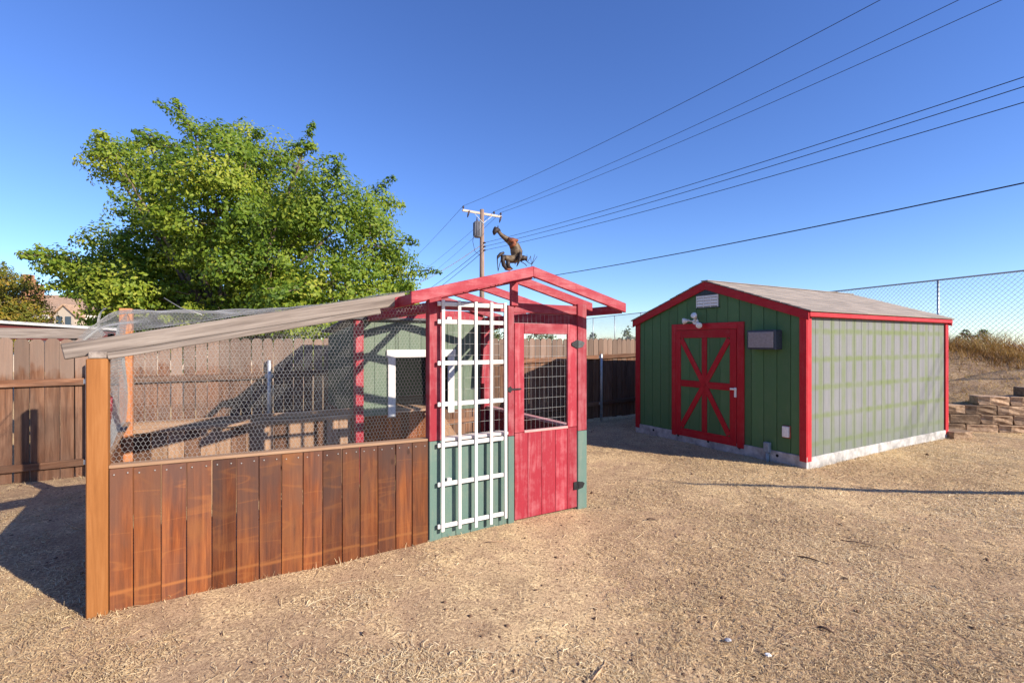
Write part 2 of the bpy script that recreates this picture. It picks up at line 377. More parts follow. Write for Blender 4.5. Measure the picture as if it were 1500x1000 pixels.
# long board and low patio roof beyond the fence
pc = thing('patio_cover', FEN.w(-2.0, 1.6, 0), 31.9, 'low dark red patio cover with white roof edge beyond the fence', 'patio cover')
pw = lambda px, py, y: FEN.pix(px, py, y=y)
a = pw(0, 472.6, 1.6); b = pw(150, 482, 1.6); off = Vector((2.0, -1.6, 0)); a = a+off; b = b+off
dirv = (b-a)/(b.x-a.x); a2 = a-dirv*2.2; b2 = b+dirv*.2
beam('roof_edge', a2, b2, .05, .018, white('x'), pc)
beam('fascia', a2-Vector((0, -.04, .12)), b2-Vector((0, -.04, .12)), .03, .21, paint('dark_red_paint', 'x', (.12, .022, .018), streak=.4), pc)
beam('roof_sheet', a2+Vector((0, .9, .02)), b2+Vector((0, .9, .02)), 1.75, .03, plain('roof_sheet', (.35, .34, .33), .6), pc)
for x in (a2.x+.1, b2.x-.1):
    for yy in (.07, 1.6): box('post', x-.045, x+.045, yy-.045, yy+.045, -.05, a2.z-.05+(x-a2.x)*dirv.z, greywood('z'), pc)
bb = thing('beam_on_posts', FEN.w(-3.2, .3, 0), 31.9, 'long grey weathered board standing above the fence tops', 'board')
q0 = pw(0, 481, .3); q1 = pw(150, 482, .3)
box('board', -.4, q1.x+3.2, -.02, .02, 1.765, q1.z, greywood('x'), bb)
for x in (0, 1.7, 3.5): box('post', x-.04, x+.04, .022, .10, -.1, q1.z-.02, greywood('z'), bb)

# ------------------------------------------------------------------ chicken run
run = thing('chicken_run', COOP.o, 30.9, 'chicken run of redwood planks, wire netting and red gabled frame with door', 'chicken run')
cp = lambda px, py, y=0.: COOP.pix(px, py, y=y)
DEP = 2.12; SC = 3.045
# timber posts of the run
box('corner_post', -.056, .050, -.05, .05, -.12, 1.605, orange('z'), run, .006)
box('back_post', -.19, -.085, DEP-.05, DEP+.05, -.12, 2.045, wood('rusty_timber', 'z', (.30, .10, .045), (.44, .17, .07), (.55, .26, .12), vary=.05), run, .006)
# redwood planks of the front
seam = [.052, .175, .322, .462, .608, .756, .898, 1.045, 1.192, 1.332, 1.477, 1.614, 1.756, 1.904, 2.045, 2.188]
topz = lambda s_: .916-.0195*s_
for i, (a, b) in enumerate(zip(seam, seam[1:])):
    z1 = topz((a+b)/2); o = box('plank', a+.0025, b-.0025, -.028-.002*(i % 3), -.008, -.04, z1-.012, redwood('z'), run, .003)
    o.rotation_euler.y = random.uniform(-.003, .003)
    for q in (.22, .78):
        sx = a+(b-a)*q; me = BOX.get('screw')
        if me is None:
            bm = bmesh.new(); bmesh.ops.create_cone(bm, cap_ends=True, segments=8, radius1=.0048, radius2=.0035, depth=.003)
            bmesh.ops.rotate(bm, verts=bm.verts, cent=(0, 0, 0), matrix=Matrix.Rotation(R(90), 3, 'X'))
            me = bpy.data.meshes.new('screw'); bm.to_mesh(me); bm.free(); BOX['screw'] = me
        link('screw', me, GALV, run, Matrix.Translation((sx, -.034, z1-.040-random.random()*.008)))
beam('cap_rail', (.05, .016, topz(0)+.001), (2.19, .016, topz(2.19)+.001), .088, .022, palewood('x'), run)
beam('rail', (.05, .016, .18), (2.19, .016, .16), .04, .088, palewood('x'), run)
# left end: planks, plate and brace
t = .05
while t < DEP-.06:
    e = min(t+.142, DEP-.05)
    f = (t+e)/2/DEP; sx = -.137*f
    box('plank', sx-.040, sx-.022, t+.002, e-.002, -.04, .91, redwood('z'), run, .003); t = e
beam('cap_rail', (-.012, .0, .921), (-.137, DEP-.05, .921), .075, .022, palewood('x'), run)
beam('side_plate', (0, -.05, 1.628), (-.10, 1.15, 1.628), .088, .042, greywood('x'), run)
beam('brace', (-.01, .14, .935), (-.04, .62, 1.28), .035, .085, red('x'), run)
# back wall of the run, low and pale
t = -.085; i = 0
while t < 2.02:
    e = min(t+.141, 2.03)
    box('plank', t+.002, e-.002, DEP+.02, DEP+.038, -.04, .80, palewood('z') if i % 3 else fencewood('z'), run, .003); t = e; i += 1
box('cap_rail', -.085, 2.05, DEP-.02, DEP+.07, .80, .84, palewood('x'), run)
box('board', -.085, 2.05, DEP-.005, DEP+.018, .84, .915, palewood('x'), run)
# weathered top beam
A0 = Vector((-.172, -.0, 1.643)); B0 = Vector((1.995, -.0, 2.072))
beam('top_beam', A0+Vector((0, .005, .006)), B0+Vector((0, .005, .006)), .042, .100, greywood('x'), run, bev=.006)
beam('lower_batten', A0.lerp(B0, .10)+Vector((0, -.006, -.067)), A0.lerp(B0, .90)+Vector((0, -.006, -.067)), .055, .042, greywood('x'), run, bev=.004)
# red frame
def post_two(x0, x1, y0, y1, zs, ztop):
    box('post', x0, x1, y0, y1, zs, ztop, red('z'), run, .005)
    box('post_base', x0, x1, y0-.002, y1, -.06, zs-.002, teal('z'), run, .005)
post_two(2.192, 2.305, -.045, .045, .862, 2.105)
post_two(2.972, 3.040, -.045, .045, .83, 2.06)
post_two(3.800, 3.919, -.045, .045, .805, 2.105)
lowseam = [2.309, 2.445, 2.588, 2.735, 2.882, 2.968]
for a, b in zip(lowseam, lowseam[1:]):
    box('siding_board', a+.0015, b-.0015, -.030, -.012, -.05, .846+random.uniform(-.003, .003), teal('z'), run, .003)
box('window_sill', 2.309, 2.968, -.060, .03, .850, .878, paint('pale_sill', 'x', (.70, .60, .54), worn=(.5, .4, .33), worn_amt=.4), run)
box('header', 2.306, 2.971, -.030, .012, 1.995, 2.075, red('x'), run)
box('header', 3.041, 3.799, -.030, .012, 1.995, 2.085, red('x'), run)
# rafters: overhanging fascia pair, then pairs going back
zr = lambda s_, z0=2.34: z0-abs(s_-SC)*(2.34-2.055)/1.12   # centre line height
def rafter_pair(t_, sl, sr, depth, dz=0, thick=.038):
    for sgn, e in ((-1, sl), (1, sr)):
        slope = (2.34-2.055)/1.12; c = math.hypot(1, slope); hv = depth*c/2
        pk = (SC, zr(SC)+dz); en = (e, zr(e)+dz)
        pts = [(pk[0], pk[1]-hv), (en[0], en[1]-hv), (en[0], en[1]+hv), (pk[0], pk[1]+hv)]
        cx = (pk[0]+en[0])/2; cz = (pk[1]+en[1])/2
        me = prism_mesh([(x-cx, z-cz) for x, z in pts], -thick/2, thick/2, .004)
        link('rafter', me, red('x'), run, Matrix.Translation((cx, t_+sgn*.0012, cz)))
rafter_pair(-.35, 1.918, 4.159, .089)
rafter_pair(.0, 1.90, 4.02, .085, -.012)
rafter_pair(.72, 1.98, 4.10, .085, -.012)
rafter_pair(1.42, 1.98, 4.10, .085, -.012)
rafter_pair(2.06, 1.98, 4.10, .085, -.012)
beam('ridge_board', (SC, -.33, 2.318), (SC, 2.04, 2.306), .030, .085, red('x'), run)
beam('eave_board', (1.945, -.33, 2.045), (1.945, DEP, 2.04), .03, .085, red('x'), run)
beam('eave_board', (4.13, -.33, 2.045), (4.13, DEP, 2.04), .03, .085, red('x'), run)
box('king_post', 3.0, 3.075, -.063, -.021, 2.055, 2.275, red('z'), run)
box('side_plate', 2.21, 2.29, .047, DEP, 1.975, 2.06, red('y'), run); box('side_plate', 3.82, 3.90, .047, DEP, 1.90, 2.06, red('y'), run)
box('back_header', 2.50, 3.82, 2.085, 2.118, 2.0, 2.14, red('x'), run)
box('back_post', 3.80, 3.90, DEP-.10, DEP-.003, -.06, 1.974, red('z'), run)
box('back_post', 2.06, 2.155, DEP-.10, DEP-.003, -.06, 1.974, red('z'), run)
t = .05
while t < DEP-.12:
    e = min(t+.145, DEP-.105); box('siding_board', 3.868, 3.886, t+.001, e-.001, -.05, .80, paint('dull_red_paint', 'z', (.22, .020, .028), streak=.4), run, .003); t = e
box('cap_rail', 3.83, 3.918, .047, DEP-.105, .802, .835, paint('pale_red_cap', 'y', (.55, .25, .23), worn=(.6, .45, .38), worn_amt=.5), run)
beam('brace', (3.76, DEP-.14, 1.15), (3.80, DEP-.14, 1.75), .035, .06, red('x'), run)
# wire netting -------------------------------------------------
def hexnet(fn, W, H, cell=.0285, inside=None, r=.0009):
    """hexagonal netting on the patch fn(u,v)->xyz with u in [0,W], v in [0,H]"""
    px = cell*1.0; py = cell*.92; E0, E1 = [], []; wv = cell*.30
    nj = int(H/py)+1; ni = int(W/px)+1
    I, J = np.meshgrid(np.arange(ni+1), np.arange(nj+1)); offx = (J % 2)*px/2
    u = I*px+offx; v = J*py
    # twisted vertical strand from (u,v) up by .4py, then two slanting strands
    lo = np.stack([u, v], -1); hi = np.stack([u, v+py*.42], -1)
    l2 = np.stack([u-px/2, v+py], -1); r2 = np.stack([u+px/2, v+py], -1)
    A = np.concatenate([lo.reshape(-1, 2), hi.reshape(-1, 2), hi.reshape(-1, 2)]); B = np.concatenate([hi.reshape(-1, 2), l2.reshape(-1, 2), r2.reshape(-1, 2)])
    def ok(P):
        k = (P[:, 0] >= -1e-6) & (P[:, 0] <= W) & (P[:, 1] >= -1e-6) & (P[:, 1] <= H)
        return k & inside(P[:, 0], P[:, 1]) if inside is not None else k
    k = ok(A) & ok(B); A = A[k]; B = B[k]
    jit = lambda P: np.stack([P[:, 0]+(vnoise(P[:, 0]*9, P[:, 1]*9, 4)-.5)*.018, P[:, 1]+(vnoise(P[:, 0]*8+5, P[:, 1]*8, 8)-.5)*.014], 1)
    A = jit(A); B = jit(B)
    return sticks(fn(A[:, 0], A[:, 1]), fn(B[:, 0], B[:, 1]), r)
st = lambda *a: np.stack(np.broadcast_arrays(*a), 1)
btop = lambda s_: 1.645+(2.072-1.645)*(s_+.172)/2.167-.05
V, F = hexnet(lambda u, v: st(u+.05, .030+.012*np.sin(u*5)*np.sin(v*6), v+.90), 2.145, 1.2, inside=lambda u, v: v+.90 < btop(u+.05)+.04)
link('wire_netting', mesh_np('net', V, F), GALV, run, kind='stuff')
V, F = hexnet(lambda u, v: st(-.012-.125*u/DEP+.012*np.sin(v*7+u*3), u+.05, v+.92), DEP-.1, 1.15, inside=lambda u, v: v+.92 < 1.62+.42*(u/DEP)**1.2)
link('wire_netting', mesh_np('net', V, F), GALV, run, kind='stuff')
V, F = hexnet(lambda u, v: st(u-.08, DEP-.03+.015*np.sin(u*4+v*3), v+.90), 2.1, 1.2, inside=lambda u, v: v+.90 < 2.03)
link('wire_netting', mesh_np('net', V, F), GALV, run, kind='stuff')
def topnet(u, v):   # u along the front, v towards the back; bulges up over the back post and curls down
    zf = btop(u-.10)+.105; q = v/DEP; zb = 2.02
    hump = .05*np.exp(-((u-.45)/.75)**2)*np.sin(np.clip(q, 0, 1)*math.pi*.9)**2
    return st(u-.16-.14*np.sin(q*1.6), v-.0, zf*(1-q)+zb*q+hump+.02*np.sin(u*7)*np.sin(v*6)-.10*np.exp(-(u/.10)**2))
V, F = hexnet(topnet, 2.25, DEP+.1)
link('wire_netting', mesh_np('net', V, F), GALV, run, kind='stuff')
def curl(u, v):      # loose flap hanging beside the back post
    a = v/.24*math.pi*.75
    return st(-.26-.06*np.sin(a)-.04*np.sin(u*3), DEP-.25+u, 2.02-.13*(1-np.cos(a))+.03*np.sin(u*4))
V, F = hexnet(curl, .35, .30)
link('wire_netting', mesh_np('net', V, F), GALV, run, kind='stuff')
# loose wire ends
for pts in ([(.32, .2, 2.02), (.42, .15, 1.95), (.55, .05, 1.90)], [(-.1, DEP-.1, 2.03), (.02, 1.9, 1.96), (.10, 1.6, 1.9)]):
    tube('loose_wire', pts, .0025, GALV, run, 5)
def welded(x0, x1, y, z0, z1, dx, dz, r=.0013):
    A, B = [], []
    for x in np.arange(x0, x1+1e-6, dx): A.append((x, y, z0)); B.append((x, y, z1))
    for z in np.arange(z0, z1+1e-6, dz): A.append((x0, y-.003, z)); B.append((x1, y-.003, z))
    return sticks(A, B, r)
V, F = welded(2.309, 2.968, .035, .88, 1.99, .051, .102)
link('wire_mesh', mesh_np('net', V, F), GALV, run, kind='stuff')
V, F = welded(3.045, 3.80, .05, 1.90, 1.99, .051, .09)
link('wire_mesh', mesh_np('net', V, F), GALV, run, kind='stuff')
# door (part with its own pieces)
door = box('door', 3.05, 3.79, -.012, .012, .845, .858, red('x'), run, .002, own=True)
Di = door.matrix_basis.inverted()
def dpart(name, x0, x1, y0, y1, z0, z1, mat, bev=.004):
    o = box(name, x0, x1, y0, y1, z0, z1, mat, door, bev); o.matrix_basis = Di @ o.matrix_basis; return o
dseam = [3.047, 3.197, 3.357, 3.524, 3.668, 3.793]
for a, b in zip(dseam, dseam[1:]): dpart('plank', a+.0012, b-.0012, -.040, -.018, .03, .850, red('z'), .003)
dpart('stile', 3.047, 3.155, -.040, -.014, .853, 1.895, red('z')); dpart('stile', 3.676, 3.793, -.040, -.014, .853, 1.895, red('z'))
dpart('top_rail', 3.157, 3.674, -.039, -.014, 1.792, 1.895, red('x'))
dpart('sill', 3.155, 3.676, -.046, -.012, .846, .868, paint('pale_red_cap', 'x', (.55, .25, .23), worn=(.6, .45, .38), worn_amt=.5), .003)
dpart('rail', 3.06, 3.78, -.017, .006, .20, .29, red('x')); dpart('rail', 3.06, 3.78, -.017, .006, .76, .84, red('x'))
V, F = welded(3.15, 3.68, -.010, .86, 1.80, .051, .102)
o = link('wire_mesh', mesh_np('net', V, F), GALV, door, Di.copy(), kind='stuff')
def hinge(p, flip):
    hz = p.z
    me = prism_mesh([(-.075, -.014), (-.005, -.045), (.0, -.045), (.0, .045), (-.005, .045), (-.075, .014)] if not flip else [(-.05, -.04), (0, -.04), (0, .04), (-.05, .04)], -.004, .004, .001)
    o = link('hinge', me, BLACK, door, Di @ Matrix.Translation((3.797, -.046, hz)))
    me = prism_mesh([(0, -.04), (.06, -.03), (.085, .012), (.06, .03), (0, .04)], -.004, .004, .001)
    link('hinge_leaf', me, plain('hinge_grey', (.07, .075, .075), .6, .2) if not flip else BLACK, run, Matrix.Translation((3.799, -.051, hz)))
hinge(cp(845, 504, -.05), False); hinge(cp(845, 711, -.05), True)
lp = cp(752, 570, -.05)
link('latch', prism_mesh([(-.06, -.012), (-.03, -.03), (-.012, -.008), (.09, -.006), (.09, .006), (-.012, .008), (-.03, .030), (-.06, .012)], -.005, .005, .001), BLACK, door, Di @ Matrix.Translation((lp.x, -.047, lp.z)))

# ------------------------------------------------------------------ trellis hung on the front
tr = thing('trellis', COOP.w(2.31, -.062, .0), 30.9, 'white slatted garden trellis hung on the front beside the red door', 'trellis')
tz = {}
ts = [cp(x, 600, -.075).x for x in (648.2, 672.5, 696.5, 719, 739.7)]
for i, x in enumerate(ts):
    o = box('slat', x-2.31-.0145, x-2.31+.0145, -.0315, -.0195, .085+.01*(i % 2)-.012*i*(i < 4), 2.075, white('z'), tr, .003)
    o.rotation_euler.y = random.uniform(-.003, .003)
for y_ in (442, 468, 528.5, 588.5, 648, 705, 766):
    p = cp(648, y_, -.06); p2 = cp(648, y_+6.3, -.06)
    box('crossbar', ts[0]-2.31-.045, ts[-1]-2.31-.005, -.0185, .0-.004, p2.z, p.z, white('x'), tr, .003)
for z_ in (.5, 1.9): box('spacer', .04, .08, -.004, .0315, z_, z_+.03, white('x'), tr, .002)

# ------------------------------------------------------------------ hen house
hh = thing('hen_house', COOP.w(2.06, DEP, 0), 30.9, 'raised sage green hen house with white framed opening behind the red frame', 'hen house')
HW, HD, HZ0, HZ1 = 1.84, 1.65, .80, 2.0
ox0, ox1, oz0, oz1 = .42, 1.33, .77, 1.62     # outside of the white frame
x = .10; fr_w = .095
while x < HW-.12:
    e = min(x+.152, HW-.10); 
    if e > ox0+fr_w and x < ox1-fr_w:
        if x < ox0+fr_w: box('wall_board', x+.001, ox0+fr_w-.001, 0, .02, HZ0, HZ1, sage('z'), hh, .003)
        elif e > ox1-fr_w: box('wall_board', ox1-fr_w+.001, e-.001, 0, .02, HZ0, HZ1, sage('z'), hh, .003)
        if not (x < ox0+fr_w and 0) : 
            a = max(x, ox0+fr_w); b = min(e, ox1-fr_w); box('wall_board', a+.001, b-.001, 0, .02, oz1-fr_w, HZ1, sage('z'), hh, .003)
    else: box('wall_board', x+.001, e-.001, 0, .02, HZ0, HZ1, sage('z'), hh, .003)
    x = e
box('corner_trim', 0, .098, -.012, .03, .78, HZ1, red('z'), hh); box('corner_trim', HW-.098, HW, -.012, .03, .78, HZ1, red('z'), hh)
box('frame', ox0, ox0+.095, -.022, -.002, oz0, oz1-.10, white('z'), hh); box('frame', ox1-.095, ox1, -.022, -.002, oz0, oz1-.10, white('z'), hh)
box('frame', ox0-.02, ox1+.02, -.024, -.002, oz1-.098, oz1, white('x'), hh)
y = .032
while y < HD-.02:
    e = min(y+.15, HD-.001)
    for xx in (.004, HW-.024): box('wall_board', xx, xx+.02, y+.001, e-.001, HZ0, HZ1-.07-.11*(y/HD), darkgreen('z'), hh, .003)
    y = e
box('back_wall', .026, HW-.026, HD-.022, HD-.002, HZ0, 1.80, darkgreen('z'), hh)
box('floor', .03, HW-.03, .024, HD-.026, HZ0+.01, HZ0+.04, palewood('x'), hh)
rf = beam('roof', (HW/2, -.06, 2.01), (HW/2, HD+.12, 1.88), HW+.16, .03, plain('roof_felt', (.10, .10, .10), .9), hh)
for xx in (.05, HW-.05):
    for yy in (.08, HD-.06): box('leg', xx-.045, xx+.045, yy-.045, yy+.045, -.1, HZ0, fencewood('z'), hh)
x = .10
while x < HW-.1:
    e = min(x+.142, HW-.1); box('skirt_board', x+.002, e-.002, HD-.1, HD-.08, -.03, HZ0-.01, redwood('z'), hh, .003); x = e
# ramp
beam('ramp', (1.0, -.04, .79), (1.25, -.95, .06), .26, .018, palewood('x'), hh)
for q in np.linspace(.12, .9, 7):
    c = Vector((1.0, -.04, .79)).lerp(Vector((1.25, -.95, .06)), q)+Vector((0, 0, .017)); beam('ramp_cleat', c-Vector((.11, .03, 0)), c+Vector((.11, .03, 0)), .02, .016, palewood('x'), hh)

# ------------------------------------------------------------------ metal bird on the ridge
PL = -.33
def zp(zx, zy, d=0):      # point of the enlarged photo detail on the plane of the fascia
    p = COOP.pix(715+zx/12.494, 320+zy/12.494, y=PL); p.y = PL+d; return p
sc = (zp(600, 500)-zp(500, 500)).length/100     # metres per detail pixel
bo = zp(385, 940)
bird = thing('bird_sculpture', COOP.w(bo.x, PL, bo.z), 30.9, 'rusty sheet metal sculpture of a long-necked bird on the red roof peak', 'sculpture')
RUST = plain('rusty_metal', (.085, .055, .042), .65, .35, .5, 30, (.21, .155, .10)); DARKM = plain('dark_iron', (.045, .035, .033), .6, .5, .4); ORUST = plain('orange_rust', (.20, .065, .033), .7, .2, .5, 30)
def zt(name, pts, rad, mat, sides=10, flat=None, par=bird):
    me = tube_mesh([zp(*p)-Vector((bo.x, PL, bo.z)) for p in pts], [r*sc for r in rad], sides, True, flat); return link(name, me, mat, par)
zt('body', [(300, 345), (360, 390), (430, 440), (490, 520), (520, 610), (520, 690), (480, 740), (420, 745), (330, 720), (275, 690)], [36, 48, 62, 82, 95, 90, 72, 62, 46, 26], RUST, 14)
zt('shoulder', [(340, 385, -.02), (420, 420, -.03), (520, 410, -.02)], [25, 48, 18], ORUST)
zt('chest', [(380, 540, -.02), (420, 480, -.05), (440, 420, -.03)], [15, 38, 25], ORUST)
zt('neck', [(190, 240), (240, 300), (310, 355), (400, 420)], [24, 30, 40, 54], RUST, 12)
zt('head', [(205, 205), (165, 215), (135, 215), (118, 250), (108, 300)], [22, 42, 46, 36, 14], DARKM)
zt('crest', [(170, 200), (180, 165), (182, 130)], [14, 12, 5], DARKM, 6); zt('crest', [(150, 180), (130, 160), (95, 205)], [20, 16, 5], DARKM, 6)
zt('ear', [(205, 215, .02), (240, 215, .03), (255, 245, .03)], [14, 24, 8], DARKM, 6); zt('ear', [(200, 250), (225, 275), (235, 300)], [10, 16, 5], RUST, 6)
zt('tail_feather', [(290, 625), (230, 650), (180, 700), (168, 740), (172, 850), (182, 965)], [18, 26, 22, 10, 7, 5], DARKM, 6)
zt('tail_feather', [(232, 770), (205, 860), (182, 965)], [6, 6, 5], DARKM, 5)
zt('tail_feather', [(275, 680), (265, 760), (290, 860), (340, 935)], [38, 34, 32, 20], DARKM, 8)
zt('tail_feather', [(360, 760), (365, 830), (370, 880), (440, 920)], [28, 36, 34, 8], DARKM, 8)
zt('wing', [(520, 640, -.06), (505, 740, -.07), (485, 830, -.06), (468, 895, -.05)], [22, 26, 16, 5], DARKM, 8)
zt('wing', [(545, 640, .03), (535, 760, .04), (528, 840, .03)], [16, 14, 4], RUST, 6)
zt('wing', [(610, 560, .05), (635, 660, .04), (600, 760, .02)], [30, 34, 10], plain('pale_tin', (.24, .21, .13), .6, .4, .4), 8)
zt('rump', [(590, 750), (650, 720), (690, 730), (705, 770)], [34, 42, 40, 12], DARKM, 10)
zt('leg', [(590, 780), (680, 835), (705, 868)], [7, 7, 7], DARKM, 6); zt('leg', [(700, 775), (750, 815), (800, 838), (802, 900)], [6, 6, 6, 6], DARKM, 6)
for q in ([(735, 780), (760, 730), (778, 685)], [(778, 685), (785, 770), (795, 835)], [(800, 835), (830, 750), (858, 655)], [(800, 840), (850, 765), (900, 690)], [(715, 800), (714, 740), (712, 660)]):
    zt('claw', q, [5, 4.5, 3.5], DARKM, 5)
zt('foot', [(310, 925), (385, 935), (455, 915)], [16, 22, 8], ORUST, 8)

# ------------------------------------------------------------------ garden shed
shed = thing('garden_shed', SHED.o, 29.5, 'dark green barn shed with red trim and X-braced door', 'shed')
WD, LN, EV, PK = 3.19, 4.40, 2.105, 2.66
gz = lambda y_: PK-abs(y_-WD/2)*(PK-EV)/(WD/2)
FADE = bpy.data.materials.new('faded_siding_paint'); t_, p_ = nodes(FADE)
tc = N(t_, 'ShaderNodeTexCoord'); tc.object = shed; oc = tc.outputs['Object']
sp = N(t_, 'ShaderNodeSeparateXYZ'); wob = noise(t_, oc, 3.5, 4, .6); t_.links.new(oc, sp.inputs[0])
bl = noise(t_, oc, 2.0, 5, .65); strk = noise(t_, scaled(t_, oc, (1, 1, .05)), 60, 4, .6)
def bands(c, per, lo, hi, ph):
    q = math_n(t_, 'FRACT', math_n(t_, 'ADD', math_n(t_, 'DIVIDE', c, per), ph))
    q = math_n(t_, 'ABSOLUTE', math_n(t_, 'SUBTRACT', math_n(t_, 'ADD', q, math_n(t_, 'MULTIPLY', math_n(t_, 'SUBTRACT', wob, .5), .12)), .5))
    return ramp(t_, q, [(lo, (1, 1, 1)), (hi, (0, 0, 0))])
bx_ = bands(sp.outputs[0], .295, .13, .24, .30); bz_ = bands(sp.outputs[2], .39, .05, .15, .705)
gb = math_n(t_, 'MAXIMUM', math_n(t_, 'MULTIPLY', bx_, .8), bz_)
gb = math_n(t_, 'MULTIPLY', gb, ramp(t_, bl, [(.30, (.35, .35, .35)), (.6, (1, 1, 1))]))
cc = mixc(t_, bl, (.262, .252, .275), (.175, .172, .190))
cc = mixc(t_, math_n(t_, 'MULTIPLY', gb, .95), cc, (.150, .190, .055))
edge = ramp(t_, math_n(t_, 'DIVIDE', sp.outputs[0], 4.4), [(.03, (1, 1, 1)), (.08, (0, 0, 0)), (.90, (0, 0, 0)), (.97, (1, 1, 1))])
cc = mixc(t_, math_n(t_, 'MULTIPLY', edge, .5), cc, (.155, .17, .14))
lowb = ramp(t_, math_n(t_, 'DIVIDE', sp.outputs[2], 2.1), [(.10, (1, 1, 1)), (.32, (0, 0, 0)), (.90, (0, 0, 0)), (.97, (.6, .6, .6))])
cc = mixc(t_, math_n(t_, 'MULTIPLY', lowb, .5), cc, (.125, .155, .105))
cc = mixc(t_, math_n(t_, 'MULTIPLY', strk, .75), cc, (.11, .125, .10))
t_.links.new(cc, p_.inputs['Base Color']); p_.inputs['Roughness'].default_value = .75; p_.inputs['Specular IOR Level'].default_value = .2
bump(t_, strk, .3, .003, p_)
# base skid with dark vent holes
CONC = plain('pale_base', (.38, .365, .345), .85, 0, .35, 7)
box('base_beam', -.03, .03, -.03, WD+.03, -.12, .165, CONC, shed, .006)
box('base_beam', .031, LN, -.03, .03, -.12, .150, CONC, shed, .006)
box('base_beam', .031, LN, WD-.03, WD+.03, -.12, .15, CONC, shed, .006); box('base_beam', LN+.001, LN+.05, -.03, WD+.03, -.12, .15, CONC, shed, .006)
for y_ in (.38, .98, 1.55, 2.17, 2.75):
    bm = bmesh.new(); bmesh.ops.create_cone(bm, cap_ends=True, segments=12, radius1=.022, radius2=.022, depth=.006); me = bpy.data.meshes.new('hole'); bm.to_mesh(me); bm.free()
    link('vent_hole', me, BLACK, shed, Matrix.Translation((-.032, y_, .105)) @ Matrix.Rotation(R(90), 4, 'Y'))
# front boards following the gable
y = 0.0
while y < WD-.01:
    e = min(y+.2, WD)
    a, b = y+.004, e-.004; mid = (a+b)/2
    pts = [(a, .166), (b, .166), (b, gz(b))] + ([(WD/2, PK)] if a < WD/2 < b else []) + [(a, gz(a))]
    me = prism_mesh([(q[0]-mid, q[1]-1.2) for q in pts], -.009, .009, .002)
    link('siding_board', me, shedgreen('z'), shed, Matrix.Translation((0, mid, 1.2)) @ Matrix.Rotation(R(90), 4, 'Z'))
    y = e
box('sheathing', .012, .020, .01, WD-.01, .17, EV-.02, shedgreen('z'), shed, 0)
x = .02
while x < LN-.01:
    e = min(x+.2035, LN); box('siding_board', x+.003, e-.003, -.009, .009, .151, EV+.01, FADE, shed, .002)
    box('siding_board', x+.003, e-.003, WD-.009, WD+.009, .151, EV+.01, shedgreen('z'), shed, .002); x = e
box('sheathing', .03, LN-.02, .012, .018, .16, EV, plain('sheathing_dark', (.05, .06, .045), .9), shed, 0)
link('rear_wall', prism_mesh([(0, .151), (WD, .151), (WD, EV), (WD/2, PK), (0, EV)], -.009, .009), shedgreen('z'), shed, Matrix.Translation((LN+.010, 0, 0)) @ Matrix.Rotation(R(90), 4, 'Z'))
# trims
box('corner_trim', -.032, -.0105, -.030, .068, .09, EV+.02, shedred('z'), shed); box('corner_trim', -.0100, .092, -.032, -.0105, .09, EV-.01, shedred('z'), shed)
box('corner_trim', -.032, -.0105, WD-.085, WD+.030, .09, EV+.02, shedred('z'), shed); box('corner_trim', LN-.09, LN+.03, -.032, -.0105, .07, EV-.01, shedred('z'), shed)
sl = (PK-EV)/(WD/2)
for sg in (-1, 1):
    ends = (WD/2, PK+.055); ex_ = WD/2+sg*(WD/2+.075); en = (ex_, PK+.055-sl*(WD/2+.075)); hv = .065
    cy_ = (ends[0]+en[0])/2; cz_ = (ends[1]+en[1])/2
    pts = [(ends[0]-cy_, ends[1]-cz_-hv*2), (en[0]-cy_, en[1]-cz_-hv*2+.01), (en[0]-cy_, en[1]-cz_), (ends[0]-cy_, ends[1]-cz_)]
    me = prism_mesh(pts, -.012, .012, .003)
    link('rake_trim', me, shedred('x'), shed, Matrix.Translation((-.052, cy_, cz_)) @ Matrix.Rotation(R(90), 4, 'Z'))
    me = prism_mesh(pts, -.012, .012, .003)
    link('rake_trim', me, shedred('x'), shed, Matrix.Translation((LN+.045, cy_, cz_)) @ Matrix.Rotation(R(90), 4, 'Z'))
eo = .075; ez = PK+.055-sl*(WD/2+eo)
box('eave_fascia', -.038, LN+.045, -eo-.01, -eo+.010, ez-.070, ez-.004, shedred('x'), shed); box('eave_fascia', -.038, LN+.045, WD+eo-.01, WD+eo+.010, ez-.070, ez-.004, shedred('x'), shed)
box('soffit', -.03, LN+.03, -eo+.011, -.012, ez-.075, ez-.055, shedred('x'), shed)
SH = bpy.data.materials.new('roof_shingle'); t_, p_ = nodes(SH); c0, rn_, _o = obj_vec(t_)
br = N(t_, 'ShaderNodeTexBrick'); t_.links.new(c0, br.inputs[0]); br.inputs['Scale'].default_value = 1; br.inputs['Brick Width'].default_value = .3; br.inputs['Row Height'].default_value = .9; br.inputs['Mortar Size'].default_value = .004
br.inputs['Color1'].default_value = (.36, .285, .22, 1); br.inputs['Color2'].default_value = (.18, .145, .115, 1); br.inputs['Mortar'].default_value = (.08, .07, .06, 1)
gn = noise(t_, c0, 90, 4, .7); bn = noise(t_, c0, 3, 4, .6)
t_.links.new(mixc(t_, math_n(t_, 'MULTIPLY', gn, .6), mixc(t_, math_n(t_, 'MULTIPLY', bn, .7), br.outputs[0], (.42, .36, .31)), (.15, .13, .115)), p_.inputs['Base Color']); p_.inputs['Roughness'].default_value = .95
bump(t_, gn, .5, .004, p_)
nc = 12; Ls = math.hypot(WD/2+eo, sl*(WD/2+eo))
